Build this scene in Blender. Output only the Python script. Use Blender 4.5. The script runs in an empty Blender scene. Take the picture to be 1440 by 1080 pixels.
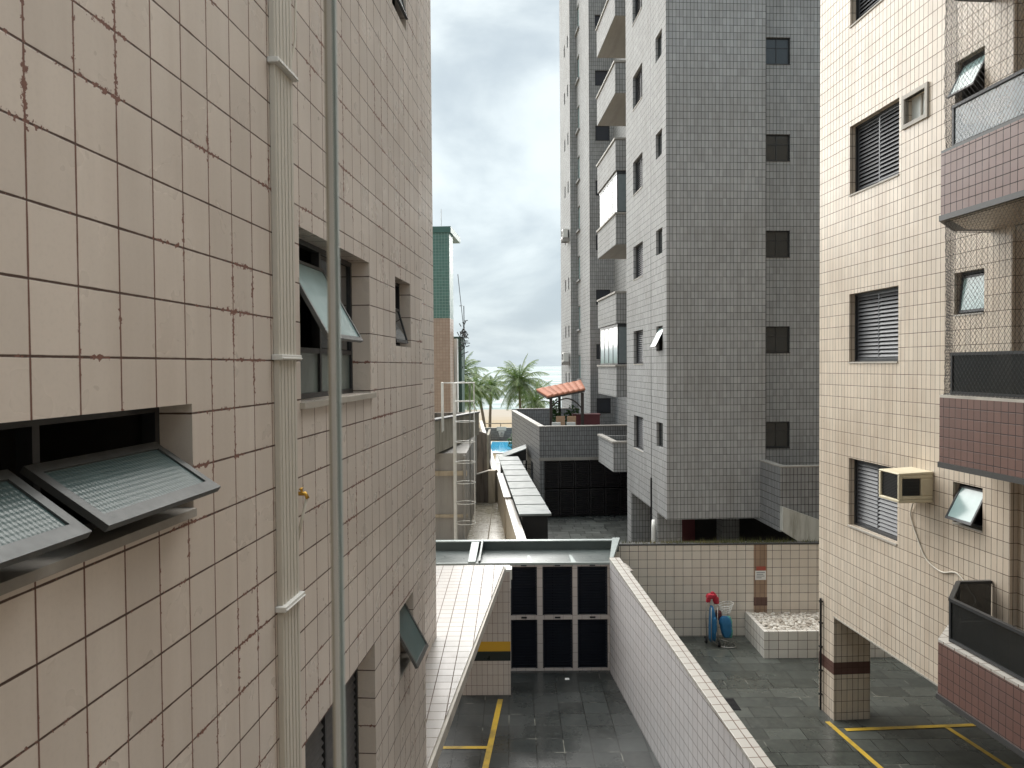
import bpy, bmesh, math, random
from mathutils import Vector, Matrix
random.seed(7)
S = bpy.context.scene
R_ = math.radians
# ---------------------------------------------------------------- camera
F_PX = 1068.0
pitch, roll = R_(1.36), R_(.42)
fwd = Vector((0, math.cos(pitch), -math.sin(pitch)))
u0 = Vector((0, math.sin(pitch), math.cos(pitch))); r0 = Vector((1, 0, 0))
up = u0*math.cos(roll) + r0*math.sin(roll)
rt = r0*math.cos(roll) - u0*math.sin(roll)
cd = bpy.data.cameras.new('camera'); cam = bpy.data.objects.new('camera', cd)
S.collection.objects.link(cam)
m = Matrix((rt, up, -fwd)).transposed().to_4x4(); m.translation = (0, 0, 6.5)
cam.matrix_world = m
cd.sensor_width = 36; cd.lens = F_PX/1440*36; cd.clip_start = .02; cd.clip_end = 9000
cd.dof.use_dof = True; cd.dof.focus_distance = 11; cd.dof.aperture_fstop = 15
S.camera = cam
S.render.resolution_x = 1024; S.render.resolution_y = 768
# ---------------------------------------------------------------- world
W = bpy.data.worlds.new('World'); S.world = W; W.use_nodes = True
nt = W.node_tree; N = nt.nodes; LK = nt.links
for n in list(N): N.remove(n)
wo = N.new('ShaderNodeOutputWorld'); bg = N.new('ShaderNodeBackground'); bg.inputs[1].default_value = .1*.40
sk = N.new('ShaderNodeTexSky'); sk.sky_type = 'NISHITA'; sk.sun_disc = False
SUN_EL, SUN_AZ = R_(46), R_(-7)
sk.sun_elevation = SUN_EL; sk.sun_rotation = SUN_AZ; sk.air_density = 1; sk.dust_density = 3
tc = N.new('ShaderNodeTexCoord'); mp = N.new('ShaderNodeMapping'); mp.inputs['Scale'].default_value = (1, 1, 2.4)
mp.inputs['Location'].default_value = (3.1, .4, 1.2)
LK.new(tc.outputs['Generated'], mp.inputs[0])
nz = N.new('ShaderNodeTexNoise'); nz.inputs['Scale'].default_value = 2.6; nz.inputs['Detail'].default_value = 9
nz.inputs['Roughness'].default_value = .52; nz.inputs['Distortion'].default_value = .35
LK.new(mp.outputs[0], nz.inputs['Vector'])
cr = N.new('ShaderNodeValToRGB'); cr.color_ramp.interpolation = 'EASE'
cr.color_ramp.elements[0].position = .36; cr.color_ramp.elements[0].color = (.515, .62, .69, 1)
cr.color_ramp.elements[1].position = .62; cr.color_ramp.elements[1].color = (.88, .985, 1.02, 1)
LK.new(nz.outputs[0], cr.inputs[0])
cm = N.new('ShaderNodeVectorMath'); cm.operation = 'SCALE'; cm.inputs['Scale'].default_value = 8.2
LK.new(cr.outputs[0], cm.inputs[0])
mx = N.new('ShaderNodeMix'); mx.data_type = 'RGBA'; mx.inputs[0].default_value = .93
LK.new(sk.outputs[0], mx.inputs[6]); LK.new(cm.outputs[0], mx.inputs[7])
LK.new(mx.outputs[2], bg.inputs[0]); LK.new(bg.outputs[0], wo.inputs[0])
# ---------------------------------------------------------------- sun (soft, overcast)
sd = bpy.data.lights.new('sun', 'SUN'); sd.energy = 2.8; sd.angle = R_(90); sd.color = (1, .965, .91)
so = bpy.data.objects.new('sun', sd); S.collection.objects.link(so)
sdir = Vector((math.sin(SUN_AZ)*math.cos(SUN_EL), math.cos(SUN_AZ)*math.cos(SUN_EL), math.sin(SUN_EL)))
so.rotation_euler = sdir.to_track_quat('Z', 'Y').to_euler(); so.location = (0, 0, 60)
S.view_settings.view_transform = 'Standard'; S.view_settings.look = 'None'
S.view_settings.exposure = 1.68; S.view_settings.gamma = 1
# ================================================================ materials
class NB:
    def __init__(s, name):
        s.m = bpy.data.materials.new(name); s.m.use_nodes = True
        s.t = s.m.node_tree; s.n = s.t.nodes; s.p = s.n['Principled BSDF']
    def lk(s, a, b): s.t.links.new(a, b)
    def put(s, sock, v):
        if isinstance(v, bpy.types.NodeSocket): s.lk(v, sock)
        elif isinstance(v, (tuple, list)) and len(v) == 3 and sock.type == 'RGBA': sock.default_value = (*v, 1)
        else: sock.default_value = v
    def mt(s, op, a, b=0., c=0., clamp=False):
        n = s.n.new('ShaderNodeMath'); n.operation = op; n.use_clamp = clamp
        for i, v in enumerate((a, b, c)):
            if i < len(n.inputs): s.put(n.inputs[i], v)
        return n.outputs[0]
    def mix(s, f, a, b, mode='MIX'):
        n = s.n.new('ShaderNodeMix'); n.data_type = 'RGBA'; n.blend_type = mode
        s.put(n.inputs[0], f); s.put(n.inputs[6], a); s.put(n.inputs[7], b); return n.outputs[2]
    def rng(s, v, a, b, c=0., d=1.):
        n = s.n.new('ShaderNodeMapRange'); n.interpolation_type = 'SMOOTHSTEP'
        for i, x in enumerate((v, a, b, c, d)): s.put(n.inputs[i], x)
        return n.outputs[0]
    def noise(s, vec, scale, detail=3, rough=.5, dist=0., w=None):
        n = s.n.new('ShaderNodeTexNoise')
        if vec is not None: s.lk(vec, n.inputs['Vector'])
        n.inputs['Scale'].default_value = scale; n.inputs['Detail'].default_value = detail
        n.inputs['Roughness'].default_value = rough; n.inputs['Distortion'].default_value = dist
        return n.outputs[0]
    def uv(s): 
        n = s.n.new('ShaderNodeTexCoord'); return n.outputs['UV']
    def obj(s):
        n = s.n.new('ShaderNodeTexCoord'); return n.outputs['Object']
    def sep(s, v):
        n = s.n.new('ShaderNodeSeparateXYZ'); s.lk(v, n.inputs[0]); return n.outputs
    def comb(s, a, b, c=0.):
        n = s.n.new('ShaderNodeCombineXYZ')
        for i, v in enumerate((a, b, c)): s.put(n.inputs[i], v)
        return n.outputs[0]
    def sc(s, v, x, y, z=1., loc=(0, 0, 0)):
        n = s.n.new('ShaderNodeMapping'); s.lk(v, n.inputs[0]); n.inputs['Scale'].default_value = (x, y, z)
        n.inputs['Location'].default_value = loc; return n.outputs[0]
    def bump(s, h, st=.3, d=.01):
        n = s.n.new('ShaderNodeBump'); n.inputs['Strength'].default_value = st; n.inputs['Distance'].default_value = d
        s.lk(h, n.inputs['Height']); s.lk(n.outputs[0], s.p.inputs['Normal'])
    def base(s, v): s.put(s.p.inputs['Base Color'], v)
    def rough(s, v): s.put(s.p.inputs['Roughness'], v)

def tile_mat(name, tw, th, col, grout, mort=.006, ou=0., ov=0., var=.10, rough=.33, chips=0., chipcol=(.15, .075, .058),
             stain=.25, staincol=None, soft=.0012, bump=.35, hue=.03, vgrout=None):
    b = NB(name); uv = b.uv(); u, v, _ = b.sep(uv)
    U = b.mt('DIVIDE', b.mt('SUBTRACT', u, ou), tw); V = b.mt('DIVIDE', b.mt('SUBTRACT', v, ov), th)
    du = b.mt('MULTIPLY', b.mt('ABSOLUTE', b.mt('SUBTRACT', b.mt('FRACT', b.mt('ADD', U, .5)), .5)), tw)
    dv = b.mt('MULTIPLY', b.mt('ABSOLUTE', b.mt('SUBTRACT', b.mt('FRACT', b.mt('ADD', V, .5)), .5)), th)
    wob = b.noise(uv, 9, 4, .6)
    mw = b.mt('MULTIPLY', b.mt('MULTIPLY_ADD', wob, 1.1, .45), mort/2)
    ju = b.rng(b.mt('SUBTRACT', du, mw), -soft, soft, 1, 0); jv = b.rng(b.mt('SUBTRACT', dv, mw), -soft, soft, 1, 0)
    jt = b.mt('MAXIMUM', ju, jv)
    wn = b.n.new('ShaderNodeTexWhiteNoise'); wn.noise_dimensions = '2D'
    b.lk(b.comb(b.mt('FLOOR', U), b.mt('FLOOR', V)), wn.inputs['Vector'])
    rv = wn.outputs['Value']
    c = b.mix(b.mt('MULTIPLY', rv, 1.), tuple(x*(1-var) for x in col), tuple(min(.95, x*(1+var*.7)) for x in col))
    wn2 = b.n.new('ShaderNodeTexWhiteNoise'); wn2.noise_dimensions = '2D'
    b.lk(b.comb(b.mt('FLOOR', b.mt('ADD', U, 37.)), b.mt('FLOOR', V)), wn2.inputs['Vector'])
    c = b.mix(b.mt('MULTIPLY', wn2.outputs['Value'], hue*4), c, (col[0]*1.05, col[1]*.93, col[2]*.85))
    big = b.noise(uv, .55, 4, .55)
    streak = b.noise(b.sc(uv, 2.2, .16), 1.6, 5, .6)
    dirt = b.mt('MULTIPLY', b.rng(b.mt('ADD', b.mt('MULTIPLY', big, .5), b.mt('MULTIPLY', streak, .5)), .42, .68), stain)
    c = b.mix(dirt, c, staincol or tuple(x*.55 for x in col))
    fine = b.noise(uv, 60, 2, .6)
    c = b.mix(b.mt('MULTIPLY', b.rng(fine, .45, .75), .10), c, tuple(x*.6 for x in col))
    gcol = b.mix(b.noise(uv, 3.5, 3), grout, tuple(x*1.7 for x in grout))
    if vgrout: gcol = b.mix(jv, vgrout, gcol)
    c = b.mix(jt, c, gcol)
    if chips:
        d = b.mt('MINIMUM', du, dv)
        n1 = b.noise(uv, 42, 4, .65); n2 = b.noise(b.sc(uv, 1, 1, 1, (5, 3, 1)), 1.9, 3, .6)
        dens = b.mt('MULTIPLY_ADD', b.rng(n2, .42, .66), .85, .22)
        thr = b.mt('SUBTRACT', .70, b.mt('MULTIPLY', dens, .155*chips))
        wid = b.mt('MULTIPLY', b.mt('SUBTRACT', n1, thr), .075)
        ch = b.rng(b.mt('SUBTRACT', d, wid), -.001, .0012, 1, 0)
        ch = b.mt('MULTIPLY', ch, b.mt('GREATER_THAN', wid, 0.))
        cc = b.mix(b.noise(uv, 70, 2), chipcol, tuple(x*1.7 for x in chipcol))
        c = b.mix(ch, c, cc); jt = b.mt('MAXIMUM', jt, ch)
    b.base(c)
    r = b.mt('ADD', b.mt('MULTIPLY', b.noise(uv, 4, 3), .22), rough-.11)
    b.rough(b.mix(jt, b.comb(r, r, r), (.85, .85, .85)))
    h = b.mt('ADD', b.mt('SUBTRACT', 1., jt), b.mt('MULTIPLY', b.noise(uv, 14, 2), .25))
    h = b.mt('ADD', h, b.mt('MULTIPLY', rv, .25))
    b.bump(h, bump, .004)
    return b.m

def plain(name, col, rough=.5, metal=0., var=.18, scale=3., bump=0., stain=0., staincol=(.05, .05, .045), streak=False, spec=None):
    b = NB(name); o = b.uv()
    c = b.mix(b.noise(o, scale, 5, .6), tuple(x*(1-var) for x in col), tuple(min(1, x*(1+var)) for x in col))
    if stain:
        v = b.sc(o, 3.2, .35) if streak else o
        c = b.mix(b.mt('MULTIPLY', b.rng(b.noise(v, 1.7, 6, .62), .42, .72), stain), c, staincol)
    b.base(c); b.p.inputs['Metallic'].default_value = metal
    b.rough(b.mt('ADD', b.mt('MULTIPLY', b.noise(o, scale*2.5, 4), .25), rough-.12))
    if bump: b.bump(b.noise(o, scale*9, 5, .65), bump, .01)
    return b.m

def slate_mat(name, bw, bh, ox, oy, off=.5, base=(.052, .056, .054), wet=.5, joint=.009, jcol=(.018, .019, .018)):
    b = NB(name); uv = b.uv(); uvs = b.sc(uv, 1, 1, 1, (ox, oy, 0))
    br = b.n.new('ShaderNodeTexBrick'); b.lk(uvs, br.inputs['Vector'])
    br.offset = off; br.squash = .7 if off else 1; br.squash_frequency = 3; br.inputs['Scale'].default_value = 1
    br.inputs['Brick Width'].default_value = bw; br.inputs['Row Height'].default_value = bh
    br.inputs['Mortar Size'].default_value = joint; br.inputs['Mortar Smooth'].default_value = .3
    br.inputs['Color1'].default_value = (0, 0, 0, 1); br.inputs['Color2'].default_value = (1, 1, 1, 1); br.inputs['Mortar'].default_value = (.5, .5, .5, 1)
    tv = b.sep(br.outputs['Color'])[0]
    c = b.mix(tv, tuple(x*.6 for x in base), tuple(x*1.55 for x in base))
    c = b.mix(b.mt('MULTIPLY', b.rng(b.noise(uvs, 7, 7, .7), .3, .85), .55), c, (base[0]*2.1, base[1]*2.2, base[2]*2.0))
    c = b.mix(b.mt('MULTIPLY', b.rng(b.noise(uvs, .5, 3, .5), .3, .8), .5), c, tuple(x*.45 for x in base))
    jw = b.mix(b.rng(b.noise(b.sc(uvs, 1, 1, 1, (7, 2, 0)), 1.3, 3, .6), .57, .66), jcol, (.19, .19, .165))
    c = b.mix(br.outputs['Fac'], c, jw)
    b.base(c)
    w = b.mt('ADD', b.mt('MULTIPLY', b.rng(b.noise(uvs, .6, 3, .5), .3, .7), .7), b.mt('MULTIPLY', tv, .3))
    fine = b.noise(uvs, 11, 5, .6)
    r = b.mt('ADD', b.mt('MULTIPLY', b.mt('SUBTRACT', 1., b.mt('MULTIPLY', w, wet*1.5)), .42), b.mt('MULTIPLY', fine, .12), clamp=True)
    b.rough(b.mt('MAXIMUM', r, .07))
    h = b.mt('ADD', b.mt('MULTIPLY', fine, .5), b.mt('MULTIPLY', tv, .5)); h = b.mt('SUBTRACT', h, b.mt('MULTIPLY', br.outputs['Fac'], .6))
    b.bump(h, .28, .006)
    return b.m

def glass_mat(name, col, rough=.12, ribs=None, alpha=1., grid=False, ribv=False):
    b = NB(name); uv = b.uv()
    c = b.mix(b.noise(uv, 6, 4), tuple(x*.8 for x in col), tuple(x*1.2 for x in col)); b.base(c)
    b.rough(rough); b.p.inputs['Specular IOR Level'].default_value = .8
    b.p.inputs['Alpha'].default_value = alpha
    if ribs:
        u, v, _ = b.sep(uv)
        h = b.mt('SINE', b.mt('MULTIPLY', u if not ribv else v, ribs*6.283))
        if grid: h = b.mt('ADD', h, b.mt('SINE', b.mt('MULTIPLY', v if not ribv else u, ribs*6.283)))
        b.bump(h, .22, .0013)
    else: b.bump(b.noise(uv, 5, 2), .05, .01)
    return b.m

def foliage(name, c1, c2, rough=.5):
    b = NB(name); g = b.n.new('ShaderNodeNewGeometry')
    c = b.mix(g.outputs['Random Per Island'], c1, c2)
    c = b.mix(b.mt('MULTIPLY', b.rng(b.noise(b.obj(), 1.2, 3), .5, .75), .5), c, (c2[0]*1.5, c2[1]*1.2, c2[2]*.8))
    b.base(c); b.rough(rough)
    tr = b.n.new('ShaderNodeBsdfTranslucent'); b.lk(c, tr.inputs[0]); ms = b.n.new('ShaderNodeMixShader'); ms.inputs[0].default_value = .3
    b.lk(b.p.outputs[0], ms.inputs[1]); b.lk(tr.outputs[0], ms.inputs[2])
    b.lk(ms.outputs[0], b.n['Material Output'].inputs[0])
    return b.m

M = {}
M['left'] = tile_mat('worn_pinkish_tile', .2, .2, (.68, .61, .545), (.06, .036, .027), .0075, ou=.06, ov=.134, chips=1.75, var=.085, stain=.5,
                     rough=.3, hue=.015, staincol=(.47, .395, .335), vgrout=(.17, .085, .062))
M['right'] = tile_mat('cream_tile', .105, .206, (.64, .56, .46), (.075, .05, .035), .0085, ou=.03, ov=.145, var=.10, stain=.75,
                      staincol=(.46, .37, .28), hue=.05, bump=.5)
M['tower'] = tile_mat('grey_tile', .104, .204, (.345, .35, .35), (.03, .03, .03), .0115, ou=.0, ov=.03, var=.15, stain=.7, rough=.72,
                      staincol=(.25, .245, .235), hue=.03)
M['towerdark'] = tile_mat('dark_grey_tile', .104, .204, (.25, .255, .26), (.022, .022, .022), .014, ou=.0, ov=.03, var=.15, stain=.3, hue=.03)
M['white20'] = tile_mat('white_square_tile', .2, .2, (.66, .62, .565), (.11, .075, .055), .0065, ou=.0, ov=.0, var=.05, stain=.22, staincol=(.46, .40, .34), hue=.03)
M['back'] = tile_mat('beige_square_tile', .213, .204, (.74, .685, .61), (.09, .065, .05), .010, ou=.0, ov=.02, var=.05, stain=.25, staincol=(.40, .34, .28), hue=.04)
M['part'] = tile_mat('pale_grey_tile', .2, .2, (.56, .55, .56), (.08, .065, .06), .010, ou=.05, ov=.03, var=.04, stain=.28, staincol=(.47, .42, .41), hue=.02)
M['coping'] = tile_mat('white_coping_tile', .2, .2, (.44, .425, .395), (.09, .055, .04), .012, ou=.1, ov=.05, var=.04, stain=.3, staincol=(.42, .38, .32), chips=.5)
M['canopy'] = tile_mat('canopy_tile', .2, .2, (.25, .238, .225), (.06, .038, .028), .010, ou=.03, ov=.1, var=.06, stain=.4, staincol=(.20, .17, .15), hue=.09)
M['purple'] = tile_mat('purple_brown_tile', .105, .118, (.150, .082, .068), (.02, .012, .011), .009, ou=.02, ov=.08, var=.10, stain=.3, staincol=(.15, .10, .095), rough=.38)
M['green'] = tile_mat('green_tile', .2, .2, (.08, .185, .155), (.19, .27, .245), .018, var=.14, stain=.3)
M['tan'] = tile_mat('tan_tile', .2, .2, (.42, .31, .235), (.22, .13, .10), .016, var=.08, stain=.2)
M['brownband'] = tile_mat('brown_band_tile', .105, .206, (.12, .062, .05), (.04, .02, .018), .005, ou=.03, ov=.145, var=.1)
M['yellowband'] = plain('yellow_band', (.62, .36, .035), .35, var=.08)
M['blackband'] = plain('black_band', (.015, .022, .022), .3)
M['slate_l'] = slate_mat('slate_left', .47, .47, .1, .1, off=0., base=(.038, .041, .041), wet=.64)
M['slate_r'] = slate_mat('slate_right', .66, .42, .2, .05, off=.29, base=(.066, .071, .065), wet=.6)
M['slate_n'] = slate_mat('slate_neighbour', .62, .42, .0, .2, off=.5, base=(.095, .10, .097), wet=.4, joint=.02)
M['yellow'] = plain('yellow_road_paint', (.58, .38, .045), .4, var=.2, scale=7, stain=.75, staincol=(.13, .105, .05))
M['pvc'] = plain('white_pvc', (.60, .565, .50), .38, var=.05, scale=2, stain=.2, staincol=(.42, .38, .33), streak=True)
M['alu'] = plain('dull_aluminium', (.12, .125, .125), .42, .5, var=.3, scale=14, stain=.4)
M['darkframe'] = plain('dark_frame', (.035, .037, .04), .4, .3, var=.3, scale=20)
M['shutter'] = plain('shutter_slat', (.085, .088, .096), .38, .2, var=.2, scale=15)
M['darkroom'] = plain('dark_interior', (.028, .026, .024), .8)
M['ribglass'] = glass_mat('ribbed_glass', (.05, .085, .085), .34, ribs=60, grid=True)
M['paleglass'] = glass_mat('pale_glass', (.27, .38, .38), .15)
M['frost'] = glass_mat('frosted_pane', (.55, .58, .56), .35)
M['darkglass'] = glass_mat('dark_glass', (.025, .03, .032), .07)
M['smoke'] = glass_mat('smoked_rail_glass', (.012, .014, .014), .25, alpha=.8)
M['smoke'].node_tree.nodes['Principled BSDF'].inputs['Specular IOR Level'].default_value = .25
M['railglass'] = glass_mat('rail_glass', (.22, .27, .30), .08, alpha=.62)
M['bluedark'] = plain('dark_shutter', (.032, .035, .045), .4)
M['granite'] = plain('dark_stone_edge', (.05, .05, .05), .45, var=.3, scale=30)
M['sill'] = plain('pale_sill', (.46, .43, .38), .6, var=.12, scale=6, stain=.35)
M['greysill'] = plain('grey_sill', (.36, .34, .31), .6, var=.2, scale=6, stain=.4, bump=.2)
M['concrete'] = plain('stained_concrete', (.34, .31, .25), .75, var=.25, scale=2, bump=.25, stain=.8, staincol=(.05, .045, .035), streak=True)
M['concretedark'] = plain('dark_stained_concrete', (.17, .14, .115), .8, var=.35, scale=2, bump=.25, stain=.8, staincol=(.035, .03, .025), streak=True)
M['plaster'] = plain('grey_plaster', (.36, .345, .325), .7, var=.1, scale=1.5, bump=.1, stain=.3, staincol=(.16, .15, .135), streak=True)
M['beigewall'] = plain('beige_render', (.50, .43, .33), .7, var=.12, scale=2, stain=.45, staincol=(.22, .16, .10), streak=True)
M['whitewash'] = plain('whitewashed_concrete', (.50, .50, .46), .7, var=.1, scale=3, bump=.15, stain=.75, staincol=(.17, .16, .12), streak=True)
M['slab'] = tile_mat('wet_concrete_slab', 1.1, 1.55, (.36, .33, .27), (.13, .11, .08), .04, ou=.3, ov=.25, var=.18, stain=.85, staincol=(.17, .15, .09), rough=.28, bump=.15, soft=.012)
M['zinc'] = plain('weathered_zinc_sheet', (.145, .165, .162), .5, 0., var=.2, scale=1.6, stain=.6, staincol=(.11, .13, .13))
M['zincdark'] = plain('dark_roof_sheet', (.075, .092, .09), .32, .2, var=.25, scale=2.5, stain=.4, staincol=(.05, .06, .06))
M['zinclight'] = plain('galvanised_edge', (.30, .34, .335), .42, .3, var=.2, scale=6, stain=.3, staincol=(.2, .22, .22))
M['black'] = plain('black_metal', (.013, .013, .014), .4, .2, var=.3)
M['louver'] = plain('dark_blue_louvre', (.018, .021, .031), .32, .2, var=.3, scale=8)
M['gatelouver'] = plain('dark_brown_louvre', (.020, .018, .020), .4, .1, var=.35, scale=5)
M['gframe'] = tile_mat('gate_frame_tile', .2, .2, (.52, .48, .46), (.15, .1, .09), .006, var=.04, stain=.2, ou=.05)
M['whitemetal'] = plain('white_painted_steel', (.72, .72, .69), .45, var=.06, scale=4, stain=.3, staincol=(.35, .3, .22))
M['acwhite'] = plain('yellowed_plastic', (.66, .59, .43), .45, var=.08, scale=5, stain=.35, staincol=(.3, .25, .15))
M['offwhite'] = plain('offwhite_plastic', (.7, .7, .67), .45, var=.06)
M['terracotta'] = plain('terracotta_tile', (.50, .20, .12), .7, var=.3, scale=8, stain=.4, staincol=(.26, .13, .10))
M['wood'] = plain('tan_wood', (.42, .27, .17), .6, var=.25, scale=6)
M['darkwood'] = plain('dark_wood', (.045, .035, .03), .55, var=.25, scale=6)
M['maroon'] = plain('maroon_paint', (.13, .03, .035), .5, var=.15)
M['blue'] = plain('blue_fabric', (.025, .16, .34), .6, var=.25, scale=14, bump=.3)
M['teal'] = plain('teal_fabric', (.10, .36, .30), .6, var=.3, scale=12)
M['red'] = plain('red_fabric', (.50, .025, .05), .6, var=.3, scale=12, bump=.3)
M['steel'] = plain('bare_steel', (.42, .40, .38), .35, .8, var=.2, scale=10)
M['rubber'] = plain('black_rubber', (.015, .015, .015), .7)
M['brass'] = plain('brass', (.55, .33, .07), .35, .9)
M['net'] = plain('dark_net_cord', (.045, .04, .038), .7)
M['cable'] = plain('white_cable', (.62, .58, .50), .5)
M['pool'] = plain('pool_water', (.03, .36, .62), .08, var=.15, scale=3)
M['poolrim'] = plain('pool_rim', (.62, .62, .58), .6, var=.1)
M['trunk'] = plain('palm_bark', (.20, .165, .13), .85, var=.35, scale=6, bump=.6)
M['palm'] = foliage('palm_leaf', (.035, .085, .022), (.16, .24, .06))
M['leaf'] = foliage('leaf_green', (.02, .055, .018), (.06, .12, .03))
M['weed'] = foliage('weed_green', (.05, .07, .03), (.16, .15, .07))
M['pot'] = plain('clay_pot', (.10, .07, .06), .7)
M['paper'] = plain('white_paper', (.8, .8, .78), .7)
M['redprint'] = plain('red_print', (.42, .10, .07), .6)
M['greyprint'] = plain('grey_print', (.22, .24, .26), .6)
M['drain'] = plain('drain_grate', (.02, .02, .022), .5, .4)
def sea():
    b = NB('sea_water'); o = b.uv()
    f = b.rng(b.noise(b.sc(o, .010, .045), 1., 8, .68, .5), .44, .60)
    f2 = b.rng(b.noise(b.sc(o, .05, .35), 1., 6, .7), .5, .66)
    c = b.mix(b.mt('MAXIMUM', f, b.mt('MULTIPLY', f2, .7)), (.17, .22, .22), (.37, .405, .41)); b.base(c); b.rough(.9); b.p.inputs['Specular IOR Level'].default_value = .1
    return b.m
M['sea'] = sea()
def sand():
    b = NB('beach_sand'); o = b.uv(); y = b.sep(o)[1]
    wetf = b.rng(b.mt('ADD', y, b.mt('MULTIPLY', b.noise(b.sc(o, .06, .3), 1., 4), 20.)), 104., 128.)
    c = b.mix(b.noise(o, .4, 6, .6), (.23, .18, .11), (.28, .225, .15)); c = b.mix(wetf, c, (.27, .24, .20)); b.base(c)
    b.rough(.95); b.p.inputs['Specular IOR Level'].default_value = .1; b.bump(b.noise(o, 4, 5), .3, .05); return b.m
M['sand'] = sand()
def pebble():
    b = NB('white_pebbles'); g = b.n.new('ShaderNodeNewGeometry')
    b.base(b.mix(g.outputs['Random Per Island'], (.42, .36, .30), (.86, .82, .75))); b.rough(.6); return b.m
M['pebble'] = pebble()
# ================================================================ mesh helpers
class Frame:
    """A building axis: y runs along the wall, x across, z up; a turn about the vertical."""
    def __init__(s, a): s.a = a; s.c = math.cos(a); s.n = math.sin(a)
    def w(s, x, y, z=0.): return Vector((x*s.c + y*s.n, -x*s.n + y*s.c, z))
def vp(x): return Frame(math.atan((x-720)/F_PX))
FL, FR, FT, FP, FE, FG = vp(797), vp(640), vp(655), vp(628), vp(615), Frame(0.)
COL = S.collection

class MB:
    def __init__(s): s.v = []; s.f = []; s.mi = []
    def face(s, pts, mi=0):
        i = len(s.v); s.v += [tuple(p) for p in pts]; s.f.append(tuple(range(i, i+len(pts)))); s.mi.append(mi); return s
    def box(s, x0, x1, y0, y1, z0, z1, mi=0):
        if x0 > x1: x0, x1 = x1, x0
        if y0 > y1: y0, y1 = y1, y0
        if z0 > z1: z0, z1 = z1, z0
        a = [(x0,y0,z0),(x1,y0,z0),(x1,y1,z0),(x0,y1,z0),(x0,y0,z1),(x1,y0,z1),(x1,y1,z1),(x0,y1,z1)]
        return s.hexa(a, mi)
    def hexa(s, a, mi=0):
        i = len(s.v); s.v += [tuple(p) for p in a]
        for q in ((3,2,1,0),(4,5,6,7),(0,1,5,4),(1,2,6,5),(2,3,7,6),(3,0,4,7)):
            s.f.append(tuple(i+k for k in q)); s.mi.append(mi)
        return s
    def prism(s, poly, z0, z1, mi=0, mtop=None):
        n = len(poly); i = len(s.v)
        z0s = z0 if isinstance(z0, (list, tuple)) else [z0]*n; z1s = z1 if isinstance(z1, (list, tuple)) else [z1]*n
        ar = sum(poly[k][0]*poly[(k+1) % n][1]-poly[(k+1) % n][0]*poly[k][1] for k in range(n))
        idx = list(range(n)) if ar > 0 else list(range(n))[::-1]
        s.v += [(poly[k][0], poly[k][1], z0s[k]) for k in idx] + [(poly[k][0], poly[k][1], z1s[k]) for k in idx]
        s.f.append(tuple(i+k for k in range(n))[::-1]); s.mi.append(mi)
        s.f.append(tuple(i+n+k for k in range(n))); s.mi.append(mi if mtop is None else mtop)
        for k in range(n):
            k2 = (k+1) % n; s.f.append((i+k, i+k2, i+n+k2, i+n+k)); s.mi.append(mi)
        return s
    def tube(s, pts, r, n=8, mi=0, caps=True):
        pts = [Vector(p) for p in pts]; m_ = len(pts)
        rs = r if isinstance(r, (list, tuple)) else [r]*m_
        base = len(s.v); prev = None
        for k, p in enumerate(pts):
            d = (pts[min(k+1, m_-1)] - pts[max(k-1, 0)]).normalized()
            if prev is None:
                a = Vector((0, 0, 1)) if abs(d.z) < .9 else Vector((1, 0, 0)); u = d.cross(a).normalized()
            else:
                u = (prev - d*prev.dot(d)).normalized()
            prev = u; w = d.cross(u)
            for j in range(n):
                t = 2*math.pi*j/n; s.v.append(tuple(p + (u*math.cos(t) + w*math.sin(t))*rs[k]))
        for k in range(m_-1):
            for j in range(n):
                a, b = base+k*n+j, base+k*n+(j+1) % n
                s.f.append((a, b, b+n, a+n)); s.mi.append(mi)
        if caps:
            s.f.append(tuple(base+j for j in range(n))[::-1]); s.f.append(tuple(base+(m_-1)*n+j for j in range(n))); s.mi += [mi, mi]
        return s
    def ring(s, c, R, r, n=24, k=6, mi=0):
        pts = [(c[0]+R*math.cos(2*math.pi*i/n), c[1]+R*math.sin(2*math.pi*i/n), c[2]) for i in range(n+1)]
        return s.tube(pts, r, k, mi, False)
    # wall sheets with openings; d = reveal depth going against the outward side 'out'
    def wallx(s, x, y0, y1, z0, z1, holes=(), out=1, d=.14, mi=0, dark=1, room=.5):
        ys = sorted({y0, y1, *[h[0] for h in holes], *[h[1] for h in holes]}); zs = sorted({z0, z1, *[h[2] for h in holes], *[h[3] for h in holes]})
        def q(p):
            s.face(p if out > 0 else p[::-1], mi)
        for a, b in zip(ys, ys[1:]):
            for c, e in zip(zs, zs[1:]):
                my, mz = (a+b)/2, (c+e)/2
                if any(h[0] < my < h[1] and h[2] < mz < h[3] for h in holes): continue
                q([(x, a, c), (x, b, c), (x, b, e), (x, a, e)])
        for h in holes:
            a, b, c, e = h[:4]; xi = x-out*d; xr = x-out*(d+room)
            s._reveal(lambda t, yy, zz: ((x, xi, xr)[t], yy, zz), a, b, c, e, out > 0, mi, dark)
    def wally(s, y, x0, x1, z0, z1, holes=(), out=-1, d=.14, mi=0, dark=1, room=.5):
        xs = sorted({x0, x1, *[h[0] for h in holes], *[h[1] for h in holes]}); zs = sorted({z0, z1, *[h[2] for h in holes], *[h[3] for h in holes]})
        for a, b in zip(xs, xs[1:]):
            for c, e in zip(zs, zs[1:]):
                mxx, mz = (a+b)/2, (c+e)/2
                if any(h[0] < mxx < h[1] and h[2] < mz < h[3] for h in holes): continue
                p = [(a, y, c), (b, y, c), (b, y, e), (a, y, e)]
                s.face(p if out < 0 else p[::-1], mi)
        for h in holes:
            a, b, c, e = h[:4]; yi = y-out*d; yr = y-out*(d+room)
            s._reveal(lambda t, xx, zz: (xx, (y, yi, yr)[t], zz), a, b, c, e, out < 0, mi, dark)
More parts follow.
